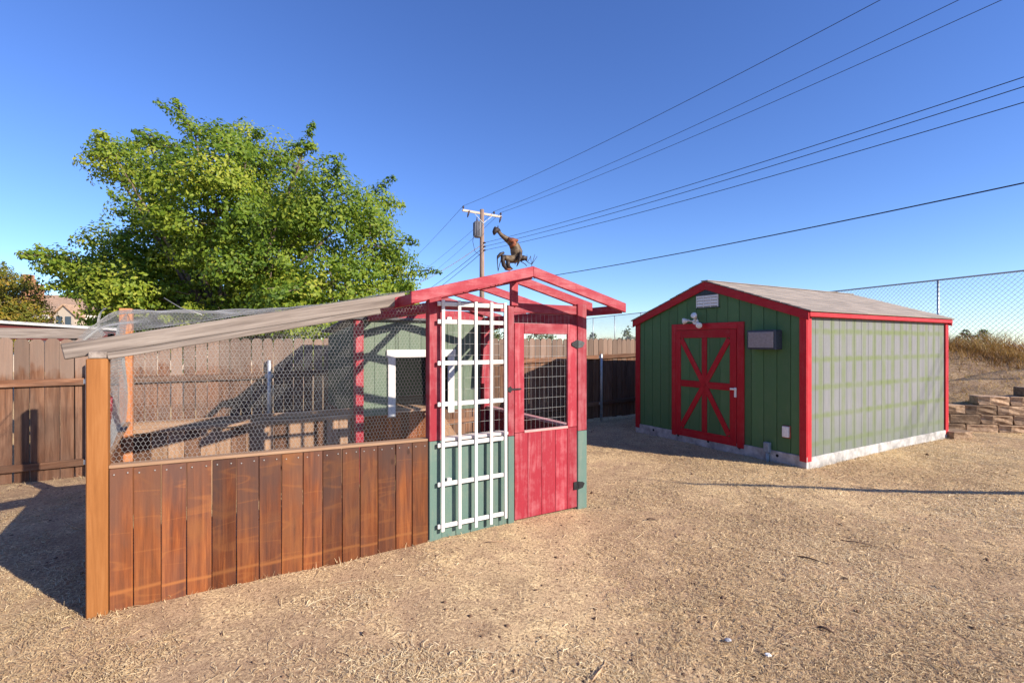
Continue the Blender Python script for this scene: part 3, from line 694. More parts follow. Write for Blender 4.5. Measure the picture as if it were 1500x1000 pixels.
for sg in (-1, 1):
    up = Vector((0, -sg, sl)).normalized(); nrm = Vector((0, sg*sl, 1)).normalized()   # up the slope; outward normal
    base = Vector((LN/2-.005, WD/2+sg*(WD/2+eo+.025), ez-.012))
    for i in range(nc):
        cpt = base+up*(Ls/nc*(i+.5)+.012)+nrm*.016
        M = Matrix((Vector((1, 0, 0)), up*-1 if False else up, Vector((1, 0, 0)).cross(up))).transposed().to_4x4()
        if M.to_3x3().col[2].z < 0: M = Matrix((Vector((-1, 0, 0)), up, Vector((-1, 0, 0)).cross(up))).transposed().to_4x4()
        M.translation = cpt; M = M @ Matrix.Rotation(-.028, 4, 'X')
        link('shingle_course', box_mesh(LN+.13, Ls/nc+.03, .017, .003), SH, shed, M @ Matrix.Translation((random.uniform(-.01, .01), 0, 0)))
box('ridge_cap', -.075, LN+.065, WD/2-.07, WD/2+.07, PK+.060, PK+.074, SH, shed, .004)
box('roof_deck', -.03, LN+.03, WD/2-.02, WD/2+.02, PK-.05, PK+.04, shedgreen('x'), shed)
for sg in (-1, 1):
    beam('roof_deck', (LN/2, WD/2, PK+.032), (LN/2, WD/2+sg*(WD/2+eo-.012), ez-.022), LN+.03, .02, palewood('y'), shed)
# door
sq = lambda px, py: SHED.pix(px, py, x=-.03)
dy0, dy1, dz0, dz1 = .905, 2.315, .10, 2.035
sdoor = box('door', -.016, -.0105, dy0+.125, dy1-.10, .19, 1.93, shedgreen('z'), shed, .001, own=True)
Ds = sdoor.matrix_basis.inverted()
def sd_(name, y0, y1, z0, z1, x0=-.040, x1=-.0165, mat=None, bev=.003):
    o = box(name, x0, x1, y0, y1, z0, z1, mat or shedred('z'), sdoor, bev); o.matrix_basis = Ds @ o.matrix_basis; return o
box('door_casing', -.036, -.0105, dy0, dy0+.118, dz0, dz1, shedred('z'), shed); box('door_casing', -.036, -.0105, dy1-.092, dy1, dz0, dz1, shedred('z'), shed)
box('door_casing', -.036, -.0105, dy0+.119, dy1-.093, dz1-.105, dz1, shedred('y'), shed)
iy0, iy1, iz0, iz1 = dy0+.125, dy1-.098, .115, 1.925
yc = (iy0+iy1)/2; zc = 1.02
y = iy0+.1
while y < iy1-.1:
    e = min(y+.2, iy1-.09); sd_('panel_board', y+.003, e-.003, iz0+.12, iz1-.12, -.0165-.006, -.0164, shedgreen('z'), .0015); y = e
sd_('stile', iy0, iy0+.115, iz0, iz1); sd_('stile', iy1-.10, iy1, iz0, iz1)
sd_('rail', iy0+.116, iy1-.101, iz1-.13, iz1, mat=shedred('y')); sd_('rail', iy0+.116, iy1-.101, iz0, iz0+.13, mat=shedred('y'))
sd_('rail', iy0+.116, yc-.05, zc-.055, zc+.055, -.0385, mat=shedred('y')); sd_('rail', yc+.05, iy1-.101, zc-.055, zc+.055, -.0385, mat=shedred('y'))
sd_('stile', yc-.048, yc+.048, iz0+.131, iz1-.131)
for (ya, za) in ((iy0+.13, iz1-.15), (iy1-.115, iz1-.15), (iy0+.13, iz0+.15), (iy1-.115, iz0+.15)):
    a = Vector((-.030, ya, za)); b = Vector((-.030, yc, zc))
    o = beam('brace', a, b, .024, .088, shedred('x'), sdoor, up=(1, 0, 0)); 
    # width in the door's plane
    d = (b-a).normalized(); nx = Vector((1, 0, 0)); yv = nx.cross(d).normalized(); M = Matrix((d, yv, d.cross(yv))).transposed().to_4x4(); M.translation = (a+b)/2
    o.data = box_mesh((b-a).length, .088, .022, .003)
    if len(o.data.materials) == 0: o.data.materials.append(shedred('x'))
    o.matrix_basis = Ds @ M
WP = plain('white_plastic', (.75, .74, .70), .5, 0, .08)
hp = sq(1078, 573)
sd_('handle', hp.y-.018, hp.y+.018, hp.z-.09, hp.z+.06, -.052, -.040, WP); sd_('handle', hp.y-.03, hp.y+.075, hp.z+.02, hp.z+.05, -.078, -.0525, WP)
# gable vent
a = sq(1021, 433); b = sq(1052, 449)
va = thing('gable_vent', SHED.w(-.0105, (a.y+b.y)/2, b.z), 29.5, 'small white louvred vent under the shed roof peak', 'vent')
hw = abs(a.y-b.y)/2; vh = .20
box('surround', -.030, 0, -hw-.02, hw+.02, -.01, .0, darkgreen('y'), va, .002); box('surround', -.032, 0, -hw-.02, hw+.02, vh, vh+.09, plain('dark_vent', (.03, .05, .06), .6), va, .003)
box('backing', -.006, 0, -hw, hw, .001, vh-.001, plain('vent_grey', (.35, .37, .38), .6), va, .001)
for q in range(4):
    z_ = .02+q*.048; o = box('louvre', -.026, -.008, -hw+.004, hw-.004, z_, z_+.04, WP, va, .002); o.rotation_euler.y = .35
for q in range(4): box('divider', -.034, -.027, -hw+q*hw*2/3.0-.006, -hw+q*hw*2/3.0+.006, .001, vh, WP, va, .001)
# flood lights
a = sq(1019, 471)
fl = thing('flood_light', SHED.w(-.036, a.y, a.z), 29.5, 'cluster of white outdoor flood lamps above the shed door', 'flood light')
bm = bmesh.new(); bmesh.ops.create_cone(bm, cap_ends=True, segments=16, radius1=.055, radius2=.05, depth=.03); me = bpy.data.meshes.new('plate'); bm.to_mesh(me); bm.free()
link('wall_plate', me, WP, fl, Matrix.Translation((-.0, 0, 0)) @ Matrix.Rotation(R(-90), 4, 'Y'))
for (dy, dz, ax_) in ((.12, .02, (-.8, .55, -.15)), (-.05, .075, (-.8, -.2, .35)), (-.13, -.05, (-.75, -.5, -.3))):
    d = Vector(ax_).normalized(); c = Vector((-.06, dy, dz))
    link('arm', tube_mesh([(-.01, 0, 0), c*.5, c], .011, 6), WP, fl)
    pr = [(-.04, .018), (0, .025), (.04, .047), (.068, .051), (.076, .042), (.079, .0)]
    link('lamp', tube_mesh([c+d*x for x, r_ in pr], [max(.002, r_) for x, r_ in pr], 14), WP, fl)
# air conditioner box
a = SHED.pix(1094, 484, x=-.17); b = SHED.pix(1136, 512, x=-.17)
ac = thing('air_conditioner', SHED.w(-.0105, b.y, b.z), 29.5, 'small grey window air conditioner sticking out of the green shed wall', 'air conditioner')
aw = a.y-b.y; ah = .28; ACB = plain('dark_casing', (.055, .065, .08), .5, .2, .2); ACF = plain('grille_grey', (.30, .27, .26), .6, 0, .15)
box('casing', -.16, .0, .0, aw, .0, ah, ACB, ac, .008); box('grille', -.170, -.161, .028, aw-.028, .028, ah-.028, ACF, ac, .004)
for q in range(9): box('grille_slat', -.175, -.1705, .03, aw-.03, .028+q*.025, .036+q*.025, ACF, ac, .001)
# outlet box and conduit
a = sq(1151.5, 632); box('outlet_box', -.06, -.0105, a.y-.045, a.y+.045, a.z-.075, a.z+.075, WP, shed, .006); box('outlet_back', -.024, -.0105, a.y-.06, a.y+.055, a.z-.09, a.z+.085, plain('brick_red_box', (.30, .07, .04), .7), shed, .003)
a = sq(1126, 657); CG = plain('grey_conduit', (.22, .27, .31), .5, .1, .15)
box('junction_box', -.095, -.034, a.y-.045, a.y+.045, a.z-.05, a.z+.10, CG, shed, .008)
tube('conduit', [(-.065, a.y, -.05), (-.065, a.y, a.z-.045)], .024, CG, shed, 10)

# ------------------------------------------------------------------ retaining wall of blocks
rw = thing('retaining_wall', (8.15, 9.72, 0), math.degrees(math.atan2(TOE[1].y-TOE[2].y, TOE[1].x-TOE[2].x)), 'stepped retaining wall of tan concrete blocks at the foot of the bank', 'retaining wall')
blk = []
BLM = plain('wall_block', (.33, .205, .12), .9, 0, .3, 14, (.43, .29, .185))
t_, p_ = BLM.node_tree, BLM.node_tree.nodes['Principled BSDF']
_v, _r, _o = obj_vec(t_); src_ = p_.inputs['Base Color'].links[0].from_socket; hb_ = N(t_, 'ShaderNodeHueSaturation'); t_.links.new(src_, hb_.inputs['Color'])
t_.links.new(math_n(t_, 'ADD', math_n(t_, 'MULTIPLY', _r, .8), .6), hb_.inputs['Value']); t_.links.new(hb_.outputs[0], p_.inputs['Base Color'])
bump(t_, noise(t_, _v, 24, 6, .7), .5, .015, p_)
for v_ in range(5):
    bm = bmesh.new(); bmesh.ops.create_cube(bm, size=1)
    bmesh.ops.subdivide_edges(bm, edges=bm.edges[:], cuts=2, use_grid_fill=True)
    for v in bm.verts:
        v.co = Vector((v.co.x*.506, v.co.y*.30, v.co.z*.170))
        if v.co.y < -.1: v.co += Vector((0, random.uniform(-.022, .018)-.02*(1-abs(v.co.x)/.26), random.uniform(-.004, .004)))
        else: v.co.x *= .96
    bmesh.ops.bevel(bm, geom=[e for e in bm.edges if e.calc_face_angle(0) > .9], offset=.011, segments=1, affect='EDGES')
    me = bpy.data.meshes.new('block'); bm.to_mesh(me); bm.free(); me.materials.append(BLM); blk.append(me)
starts = [-.35, -.60, .22, .98, 1.75]
for r_, x0 in enumerate(starts):
    x = x0
    while x < 5.0:
        M = Matrix.Translation((x+.26, .06+.055*r_+random.uniform(-.01, .01), .178*r_+.05)) @ Matrix.Rotation(random.uniform(-.02, .02), 4, 'Z') @ Matrix.Rotation(random.uniform(-.008, .008), 4, 'Y')
        link('block', random.choice(blk), BLM, rw, M); x += .522
lb = thing('loose_block', G(1397, 640), 20, 'loose tan block lying at the rear corner of the shed', 'block')
link('block', blk[2], BLM, lb, Matrix.Translation((0, 0, .04)))

# ------------------------------------------------------------------ chain-link fence on the bank
c0 = Vector((12.9, 14.8)); cd = Vector((-.307, 1)).normalized()
cl = thing('chain_link_fence', (c0.x, c0.y, 1.5), math.degrees(math.atan2(cd.y, cd.x)), 'tall grey chain-link fence running along the top of the bank', 'fence')
k0, k1, H = -6.6, 26.4, 2.12
q = k0
while q <= k1+.1:
    w_ = c0+cd*q; zb = float(bank_z(np.array([w_.x]), np.array([w_.y]))[0])-1.5
    tube('post', [(q, 0, zb-.3), (q, 0, H+.02)], .030, STEEL, cl, 8); q += 3.3
tube('top_rail', [(k0, 0, H), (k1, 0, H)], .024, STEEL, cl, 8)
A, B = [], []; step = .135; hh_ = H+.05
for u in np.arange(k0-hh_, k1, step):
    for sg in (0, 1):
        u0, u1 = (u, u+hh_) if sg == 0 else (u+hh_, u); z0, z1 = -.05, H
        # clip to the panel
        pa = np.array([u0, z0]); pb = np.array([u1, z1]); d = pb-pa
        lo, hi = 0., 1.
        for bnd, s_ in ((k0, 1), (k1, -1)):
            if d[0]*s_ > 0: lo = max(lo, (bnd-pa[0])/d[0])
            else: hi = min(hi, (bnd-pa[0])/d[0])
        if hi > lo: a_ = pa+d*lo; b_ = pa+d*hi; A.append((a_[0], -.02*sg-.01, a_[1])); B.append((b_[0], -.02*sg-.01, b_[1]))
V, F = sticks(A, B, .0048); link('wire_mesh', mesh_np('net', V, F), STEEL, cl, kind='stuff')

# ------------------------------------------------------------------ foliage makers
def leaves(P, Nrm, size, aspect, tint, fold=.25):
    n = len(P); Nrm = Nrm/np.maximum(np.linalg.norm(Nrm, axis=1, keepdims=True), 1e-6)
    rv = rng.normal(size=(n, 3)); u = np.cross(Nrm, rv); u /= np.maximum(np.linalg.norm(u, axis=1, keepdims=True), 1e-6); v = np.cross(Nrm, u)
    L = (size*rng.uniform(.65, 1.25, n))[:, None]; W = L*aspect
    V = np.stack([P-u*L*.5, P+v*W*.5-u*L*.05, P+u*L*.5-Nrm*L*fold, P-v*W*.5-u*L*.05], 1).reshape(-1, 3)
    b = np.arange(n)[:, None]*4; F = np.concatenate([b+np.array([[0, 1, 2]]), b+np.array([[0, 2, 3]])])
    return V, F, np.repeat(tint, 4)
def foliage(name, V, F, tint, mat, parent=None, **kw):
    me = mesh_np(name, V, F); a = me.attributes.new('tint', 'FLOAT', 'POINT'); a.data.foreach_set('value', tint.astype(np.float32)); return link(name, me, mat, parent, **kw)
BARK = wood('bark', 'z', (.06, .042, .03), (.13, .095, .07), (.22, .17, .13), vary=.1)
def tree(name, base, lobes, n_clump, per, leaf, mat, label, cat='tree', group=None, trunk_r=.25, flat=.55, aspect=.55, spread=.30, limb=True, shoots=0):
    """lobes: list of (centre Vector, radius). Leaves gather in many small clumps near each lobe's surface, with limbs to each lobe"""
    root = thing(name, base, 0, label, cat, group); B = Vector(base)
    Ps, Ns, Ts, tw0, tw1 = [], [], [], [], []
    def put(c, n_, sd, nd, tint, fl):
        g = rng.normal(size=(n_, 3)); ln = np.linalg.norm(g, axis=1, keepdims=True); g *= np.minimum(1, 1.7/np.maximum(ln, 1e-6))
        g = g*sd*np.array([1, 1, fl]); g[:, 2] -= .30*(g[:, 0]**2+g[:, 1]**2)/max(sd, .01)
        Ps.append(c+g); Ns.append(g*.8+nd*.35*sd+np.array([.30, -.25, .80])*sd+rng.normal(size=(n_, 3))*.40*sd); Ts.append(np.clip(tint+rng.random(n_)*.42, 0, 1))
    for c, r in lobes:
        nc_ = max(5, int(n_clump*(r/1.5)**2)); c_ = np.array(c-B)
        d = rng.normal(size=(nc_, 3)); d[:, 2] += .25; d /= np.linalg.norm(d, axis=1, keepdims=True); rad = r*np.where(rng.random(nc_) < .8, rng.uniform(.72, 1.02, nc_), rng.uniform(.2, .7, nc_))
        cc_ = c_+d*rad[:, None]*np.array([1, 1, .9]); cs = np.minimum(spread*rng.uniform(.55, 1.35, nc_), r*.5)
        for i in range(nc_):
            put(cc_[i], max(5, int(per*rng.uniform(.6, 1.4)*(cs[i]/spread)**1.6)), cs[i], d[i], .58*rng.random(), flat)
            tw0.append(c_+d[i]*r*.1); tw1.append(cc_[i])
        for i in range(int(shoots*(r/1.5)+.5)):        # long leafy shoots that break the outline
            dd = rng.normal(size=3); dd[2] = abs(dd[2])*.5; dd /= np.linalg.norm(dd); p0 = c_+dd*r*.8; Ls_ = r*.25+spread*rng.uniform(.8, 2.2)
            bend = np.array([0, 0, -.25*Ls_]); tt = rng.random()*.5
            for q in np.linspace(.1, 1, 6): put(p0+dd*Ls_*q+bend*q*q, max(3, int(per*.085)), spread*(.38-.2*q), dd, tt, .8)
            tw0.append(p0); tw1.append(p0+dd*Ls_+bend)
    P = np.concatenate(Ps); V, F, T = leaves(P, np.concatenate(Ns), leaf, aspect, np.concatenate(Ts))
    foliage('crown', V, F, T, mat, root)
    if limb:
        top = max((c.z for c, r in lobes)); mid = sum((c for c, r in lobes), Vector())/len(lobes)-B
        fork = Vector((mid.x*.25, mid.y*.25, max(.8, (min(c.z-r for c, r in lobes)-B.z)*.6+1.0)))
        tr_ = link('trunk', tube_mesh([(0, 0, -.2), (0, 0, .15), fork*.5, fork], [trunk_r*1.35, trunk_r*1.1, trunk_r*.95, trunk_r*.85], 12), BARK, root)
        for c, r in lobes:
            e = c-B; m1 = fork.lerp(e, .45)+Vector((random.uniform(-.3, .3), random.uniform(-.3, .3), random.uniform(0, .4)))*min(1, r)
            link('limb', tube_mesh([fork*.98, m1, e, e+Vector((random.uniform(-.4, .4)*r, random.uniform(-.4, .4)*r, r*.5))], [trunk_r*.40, trunk_r*.20, trunk_r*.09, .008], 7), BARK, tr_, Matrix.Identity(4))
        V, F = sticks(np.array(tw0), np.array(tw1), .011, 4); link('twigs', mesh_np('twigs', V, F), BARK, tr_, kind='stuff')
    return root
GREEN = leaf_mat('broad_leaves', [(0, (.050, .105, .013)), (.4, (.145, .225, .020)), (.75, (.27, .32, .030)), (1, (.42, .41, .055))])
OLIVE = leaf_mat('rust_leaves', [(0, (.06, .085, .014)), (.4, (.17, .18, .020)), (.75, (.30, .22, .028)), (1, (.42, .24, .04))])
DULL = leaf_mat('dull_leaves', [(0, (.04, .065, .025)), (.5, (.09, .12, .04)), (1, (.17, .18, .07))])

# big tree behind the fence
YT = 14.2; px_m = FPX/YT
lob = [(300, 232, 68), (222, 245, 62), (165, 222, 36), (392, 240, 60), (442, 232, 34), (480, 285, 62), (538, 288, 42), (548, 345, 62), (590, 392, 38), (228, 322, 78), (330, 320, 88),
       (430, 335, 88), (152, 368, 56), (102, 372, 40), (68, 378, 20), (192, 412, 66), (300, 415, 88), (400, 425, 80), (500, 415, 80), (556, 432, 52), (186, 462, 40), (284, 184, 26), (597, 350, 26), (335, 200, 42), (252, 455, 62), (350, 470, 66), (450, 470, 66), (160, 436, 28), (142, 205, 18), (212, 192, 24), (450, 205, 16), (605, 420, 22), (365, 195, 30), (118, 395, 34), (135, 425, 30), (215, 440, 55), (310, 470, 60), (520, 455, 55), (585, 450, 30), (400, 380, 70), (260, 370, 70)]
L = []
for i, (x, y, r) in enumerate(lob):
    x = 335+(x-335)*.965; y = y+12
    dz = ((i*0.618) % 1-.5)*5.2*(min(1, r/60)); Y = YT+dz; p = at(x, y, Y); L.append((p, r*Y/FPX*.86))
tree('broadleaf_tree', G(335, 589), L, 40, 250, .112, GREEN, 'large spreading green tree in full leaf behind the board fence', trunk_r=.26, spread=.40, flat=.5, shoots=4.5)
bpy.data.objects['broadleaf_tree']
# rusty-green tree beside it
L = [(at(x, y, 13.2+dz), r*13.2/FPX*.92) for x, y, r, dz in ((-10, 430, 52, 0), (22, 440, 38, -.4), (-45, 425, 60, .5), (35, 462, 28, -.6), (5, 470, 45, -.5), (-30, 480, 60, -.2), (8, 408, 24, .3))]
tree('cypress_tree', (at(-15, 500, 13.2).x, 13.2, 0), L, 130, 90, .085, OLIVE, 'rounded orange-green tree beside the tan-roofed house', trunk_r=.16, spread=.20, aspect=.4, shoots=4)
# distant trees over the fence
for (x, y, r, Y, lab) in ((919, 492, 14, 45, 'small far green tree beyond the fence beside the shed'), (868, 498, 11, 48, 'low far tree beyond the fence beside the chicken run'), (722, 488, 24, 40, 'far yellow-green tree seen through the trellis'), (790, 492, 20, 60, 'far bushy tree seen through the wire of the red door')):
    L = [(at(x+dx*r, y+dy*r, Y+dx), r*rr*Y/FPX) for dx, dy, rr in ((0, 0, .7), (-.7, .45, .55), (.75, .4, .55), (.1, -.65, .42), (-.4, .9, .6), (.5, 1.0, .6))]
    tree('far_tree', (at(x, 500, Y).x, Y, 0), L, 22, 22, .32, DULL, lab, group='far trees', trunk_r=.12, spread=.30)
# shrubs and weeds on the bank
for (x, y, r, Y, lab) in ((1411, 492, 10, 15.6, 'grey-green shrub on the bank closest to the shed'), (1438, 490, 10, 15.9, 'grey-green shrub among golden weeds on the bank, further from the shed')):
    b_ = at(x, 500, Y); bz = float(bank_z(np.array([b_.x]), np.array([b_.y]))[0])
    L = [(at(x+dx*r, y+dy*r, Y+dx*.3), r*rr*Y/FPX) for dx, dy, rr in ((0, 0, .7), (-.8, .5, .6), (.8, .4, .6), (0, 1.2, .8), (.3, -.6, .4))]
    tree('shrub', (b_.x, b_.y, bz), L, 160, 26, .09, DULL, lab, 'shrub', 'shrubs on the bank', trunk_r=.03, spread=.09, limb=False)
    sh_ = [o for o in bpy.data.objects if o.get('label') == lab][0]
    for q_ in range(5): tube('stem', [(0, 0, -.05), (.05*math.cos(q_*1.3), .05*math.sin(q_*1.3), .12), (.16*math.cos(q_*1.3), .16*math.sin(q_*1.3), .32)], [.012, .009, .004], BARK, sh_, 5)
def blades(P, h, wdt, lean, tint):
    n = len(P); a = rng.uniform(0, 2*math.pi, n); s_ = np.stack([np.cos(a), np.sin(a), np.zeros(n)], 1)
    b_ = rng.uniform(0, 2*math.pi, n); ln = np.stack([np.cos(b_), np.sin(b_), np.zeros(n)], 1)*(h*lean*rng.uniform(.2, 1.3, n))[:, None]
    up = np.zeros((n, 3)); up[:, 2] = h; W = wdt[:, None] if hasattr(wdt, '__len__') else wdt
    V = np.stack([P-s_*W*.5, P+s_*W*.5, P+s_*W*.35+up*.55+ln*.4, P-s_*W*.35+up*.55+ln*.4, P+up+ln], 1).reshape(-1, 3)
    q = np.arange(n)[:, None]*5; F = np.concatenate([q+np.array([[0, 1, 2]]), q+np.array([[0, 2, 3]]), q+np.array([[3, 2, 4]])])
    return V, F, np.repeat(tint, 5)
DRYM = leaf_mat('dry_weeds', [(0, (.12, .055, .022)), (.4, (.33, .17, .055)), (.75, (.50, .31, .12)), (1, (.62, .47, .26))], trans=.25)
n = 42000
u = rng.uniform(-7, 20, n); off = rng.normal(0, .75, n)-.55
X = c0.x+cd.x*u-cd.y*off*-1; Y = c0.y+cd.y*u+cd.x*off*-1
hn = vnoise(u*.8, off*.8, 21); h = (.14+.58*hn**1.4)*rng.uniform(.35, 1.2, n)
V, F, T = blades(np.stack([X, Y, bank_z(X, Y)-.03], 1), h, .008+.008*rng.random(n), .8, np.clip(vnoise(u*1.5, off*2, 22)*.7+rng.random(n)*.4-.05, 0, 1))
foliage('dry_weeds', V, F, T, DRYM, label='tall golden brown dry weeds along the top of the bank', cat='weeds', kind='stuff')

# ------------------------------------------------------------------ utility pole and wires
YP = 36.0; pb = at(706, 400, YP)
up_ = thing('utility_pole', (pb.x, YP, 0), 0, 'wooden utility pole with crossarm and transformer far behind the red roof', 'utility pole')
ptop = at(706, 307, YP).z; PW = wood('pole_wood', 'z', (.12, .075, .055), (.22, .145, .11), (.32, .23, .18), vary=.05)
loc = lambda p: Vector(p)-Vector((pb.x, YP, 0))
tube('pole', [(0, 0, -.5), (0, 0, ptop*.5), (0, 0, ptop)], [.21, .185, .15], PW, up_, 12)
aL = at(675.5, 308.5, 35.3); aR = at(732.5, 319, 37.2); aL.z = aR.z = (aL.z+aR.z)/2; ad = (aR-aL).normalized()
a_, b_ = loc(aL), loc(aR)
fwd = Vector((ad.y, -ad.x, 0)); shift = fwd*.20
beam('crossarm', a_+shift, b_+shift, .11, .15, wood('arm_wood', 'x', (.30, .23, .18), (.45, .36, .29), (.55, .46, .38), vary=.05), up_)
beam('brace', a_.lerp(b_, .30)+shift+Vector((0, 0, -.08)), Vector((0, 0, a_.z-.75))+shift*.9, .02, .05, STEEL, up_); beam('brace', a_.lerp(b_, .74)+shift+Vector((0, 0, -.08)), Vector((0, 0, a_.z-.75))+shift*.9, .02, .05, STEEL, up_)
ins = [.02, .80, .98]; tops = []
PORC = plain('brown_porcelain', (.05, .03, .035), .35, 0, .2)
for q in ins:
    c = a_.lerp(b_, q)+shift+Vector((0, 0, .075)); link('insulator', tube_mesh([c, c+Vector((0, 0, .08)), c+Vector((0, 0, .10)), c+Vector((0, 0, .2)), c+Vector((0, 0, .26))], [.03, .03, .075, .07, .03], 8), PORC, up_); tops.append(c+Vector((0, 0, .24)))
for q in (.14, .96):
    c = a_.lerp(b_, q)+shift*1.5+Vector((0, 0, -.05)); link('fuse_cutout', tube_mesh([c+Vector((.05, 0, .05)), c+Vector((-.05, 0, -.22)), c+Vector((-.1, 0, -.42))], [.05, .07, .03], 7), PORC, up_)
tc_ = loc(at(700, 337, YP)); th = 24*YP/FPX
TM = plain('transformer_grey', (.14, .14, .155), .5, .2, .15)
tf = link('transformer', tube_mesh([(tc_.x, -.25, tc_.z-th/2), (tc_.x, -.25, tc_.z-th/2+.03), (tc_.x, -.25, tc_.z+th/2-.08), (tc_.x, -.25, tc_.z+th/2)], [.24, .27, .27, .12], 16), TM, up_)
link('bushing', tube_mesh([(tc_.x-.05, -.25, tc_.z+th/2-.03), (tc_.x-.05, -.25, tc_.z+th/2+.28)], [.06, .03], 7), PORC, tf, Matrix.Identity(4))
for q in range(6):
    an = 2*math.pi*q/6; link('cooling_fin', box_mesh(.015, .09, th*.8, .003), TM, tf, Matrix.Translation((tc_.x+math.cos(an)*.29, -.25+math.sin(an)*.29, tc_.z)) @ Matrix.Rotation(an+R(90), 4, 'Z'))
link('drop_lead', tube_mesh([(tc_.x-.22, -.25, tc_.z+.2), (tc_.x-.35, -.3, tc_.z-.9), (tc_.x-.2, -.2, tc_.z-1.6), (-.12, -.2, tc_.z-1.9)], .018, 5), BLACK, up_)
lows = []
for y_ in (356, 361.5, 367):
    z_ = at(706, y_, YP).z; c = Vector((.2, -.12, z_)); link('spool_insulator', tube_mesh([c-Vector((.12, 0, 0)), c, c+Vector((.10, 0, 0))], [.03, .065, .03], 7), PORC, up_); lows.append(c)
WIRE = plain('wire_dark', (.035, .037, .045), .5, .3, .2); WIREW = plain('wire_bright', (.75, .77, .8), .4, .3, .1)
ldir = Vector((14.1, -20.9)).normalized()
def wire_to(start, px, py, rad, label, sag, ext=1.7, mat=WIRE, direc=ldir):
    """wire leaving the pole along the line's plan direction, passing the sight line of a frame-edge pixel"""
    s0 = Vector((pb.x, YP, 0))+start; r = (px-CX)/FPX
    k = (r*s0.y-s0.x)/(direc.x-r*direc.y); Yh = s0.y+direc.y*k; zh = CAMH+(CY-py)/FPX*Yh
    Lw = k*ext; b_ = 4*sag; u1 = k/Lw; a_ = (zh-s0.z-b_*u1*u1)/u1
    pts = [Vector((s0.x+direc.x*Lw*u, s0.y+direc.y*Lw*u, s0.z+a_*u+b_*u*u)) for u in np.linspace(0, 1, 28)]
    me = tube_mesh([p-s0 for p in pts], rad, 5); return link('power_line', me, mat, None, Matrix.Translation(s0), label=label, cat='power line', group='overhead lines from the utility pole')
LAB = 'thin dark wire from the crossarm running down behind the large tree'; LAB2 = 'dark wire from below the transformer running behind the large tree'; LAB3 = 'one of three dark wires from below the transformer crossing the sky over the shed'
for tp, px, lb_ in zip(tops, (1290, 1405, 1468), ('thin dark wire from the crossarm end above the transformer, crossing the sky over the shed', 'thin dark wire from the inner insulator of the crossarm, crossing the sky over the shed', 'thin dark wire from the crossarm end away from the transformer, crossing over the shed')): wire_to(tp, px, 0, .011, lb_, .8)
for lo, y_ in zip(lows, (113, 127, 150)): wire_to(lo, 1500, y_, .013, LAB3, .7)
wire_to(Vector((.2, -.15, at(706, 418, YP).z)), 1500, 268, .02, 'lowest thick black cable crossing the sky above the red roof', .7)
def wire_far(start, tx, ty, YY, rad, label, mat=WIRE):
    s0 = Vector((pb.x, YP, 0))+start; e = at(tx, ty, YY); pts = [s0.lerp(e, u)-Vector((0, 0, 4*.8*u*(1-u))) for u in np.linspace(0, 1, 16)]
    link('power_line', tube_mesh([p-s0 for p in pts], rad, 5), mat, None, Matrix.Translation(s0), label=label, cat='power line', group='overhead lines from the utility pole')
for i, tp in enumerate(tops): wire_far(tp, 545+i*16, 428+i*4, 100, .013, LAB)
wire_far(lows[0], 560, 430, 70, .03, 'bright pale service cable leaving the utility pole towards the tree', WIREW)
for i in (1, 2): wire_far(lows[i], 556, 448+i*12, 80, .02, LAB2)

# ------------------------------------------------------------------ neighbour's house
YH = 30.0
hb = at(95, 500, YH); nh = thing('neighbour_house', (hb.x, YH, 0), 14, 'tan-roofed pale house behind the trees with brick chimney', 'house')
zq = lambda y_: CAMH+(CY-y_)/FPX*YH
TILE = bpy.data.materials.new('tan_roof_tile'); t_, p_ = nodes(TILE); c_ = N(t_, 'ShaderNodeTexCoord').outputs['Object']
br = N(t_, 'ShaderNodeTexBrick'); t_.links.new(c_, br.inputs[0]); br.inputs['Scale'].default_value = 1; br.inputs['Brick Width'].default_value = .35; br.inputs['Row Height'].default_value = .28; br.inputs['Mortar Size'].default_value = .015
br.inputs['Color1'].default_value = (.44, .29, .185, 1); br.inputs['Color2'].default_value = (.36, .235, .15, 1); br.inputs['Mortar'].default_value = (.18, .11, .08, 1); t_.links.new(br.outputs[0], p_.inputs['Base Color']); p_.inputs['Roughness'].default_value = .9
STUC = plain('beige_stucco', (.50, .42, .34), .9, 0, .1, 6)
box('wall', -9, 9, 0, 8, -.2, zq(462), STUC, nh, .01)
ze, zr_ = zq(463), zq(426)
for sg, y0 in ((-1, -.6), (1, 8.6)):
    beam('roof_slope', (0, 4, zr_), (0, y0, ze), 19, .14, TILE, nh)
box('fascia', -9.5, 9.5, -.64, -.60, ze-.22, ze+.03, paint('cream_trim', 'x', (.72, .68, .60), streak=.1), nh)
CH = plain('chimney_stucco', (.36, .18, .10), .9, 0, .2, 8)
cx_ = (40-95)*YH/FPX-.95; chm = box('chimney', cx_-.32, cx_+.18, 2.2, 2.8, ze-.5, zq(404), CH, nh, .02)
box('chimney_cap', cx_-.27, cx_+.13, 2.25, 2.75, zq(404), zq(397), CH, nh, .02)
box('chimney', cx_+.185, cx_+.62, 2.2, 2.8, ze-.5, zq(412), CH, nh, .02)
for px_ in (67,): tube('roof_vent', [((px_-95)*YH/FPX, 1.6, ze+.2), ((px_-95)*YH/FPX, 1.6, zq(444))], .08, white('z'), nh, 8)
for xx in (-6, -2.5, 2.6, 6):
    w0 = box('window', xx-.7, xx+.7, -.05, -.002, .95, 2.2, white('z'), nh, .01); 
    g = link('pane', box_mesh(1.24, .012, 1.1, .002), plain('window_glass', (.05, .07, .09), .1, 0, .1), w0, Matrix.Translation((0, -.032, 0)))
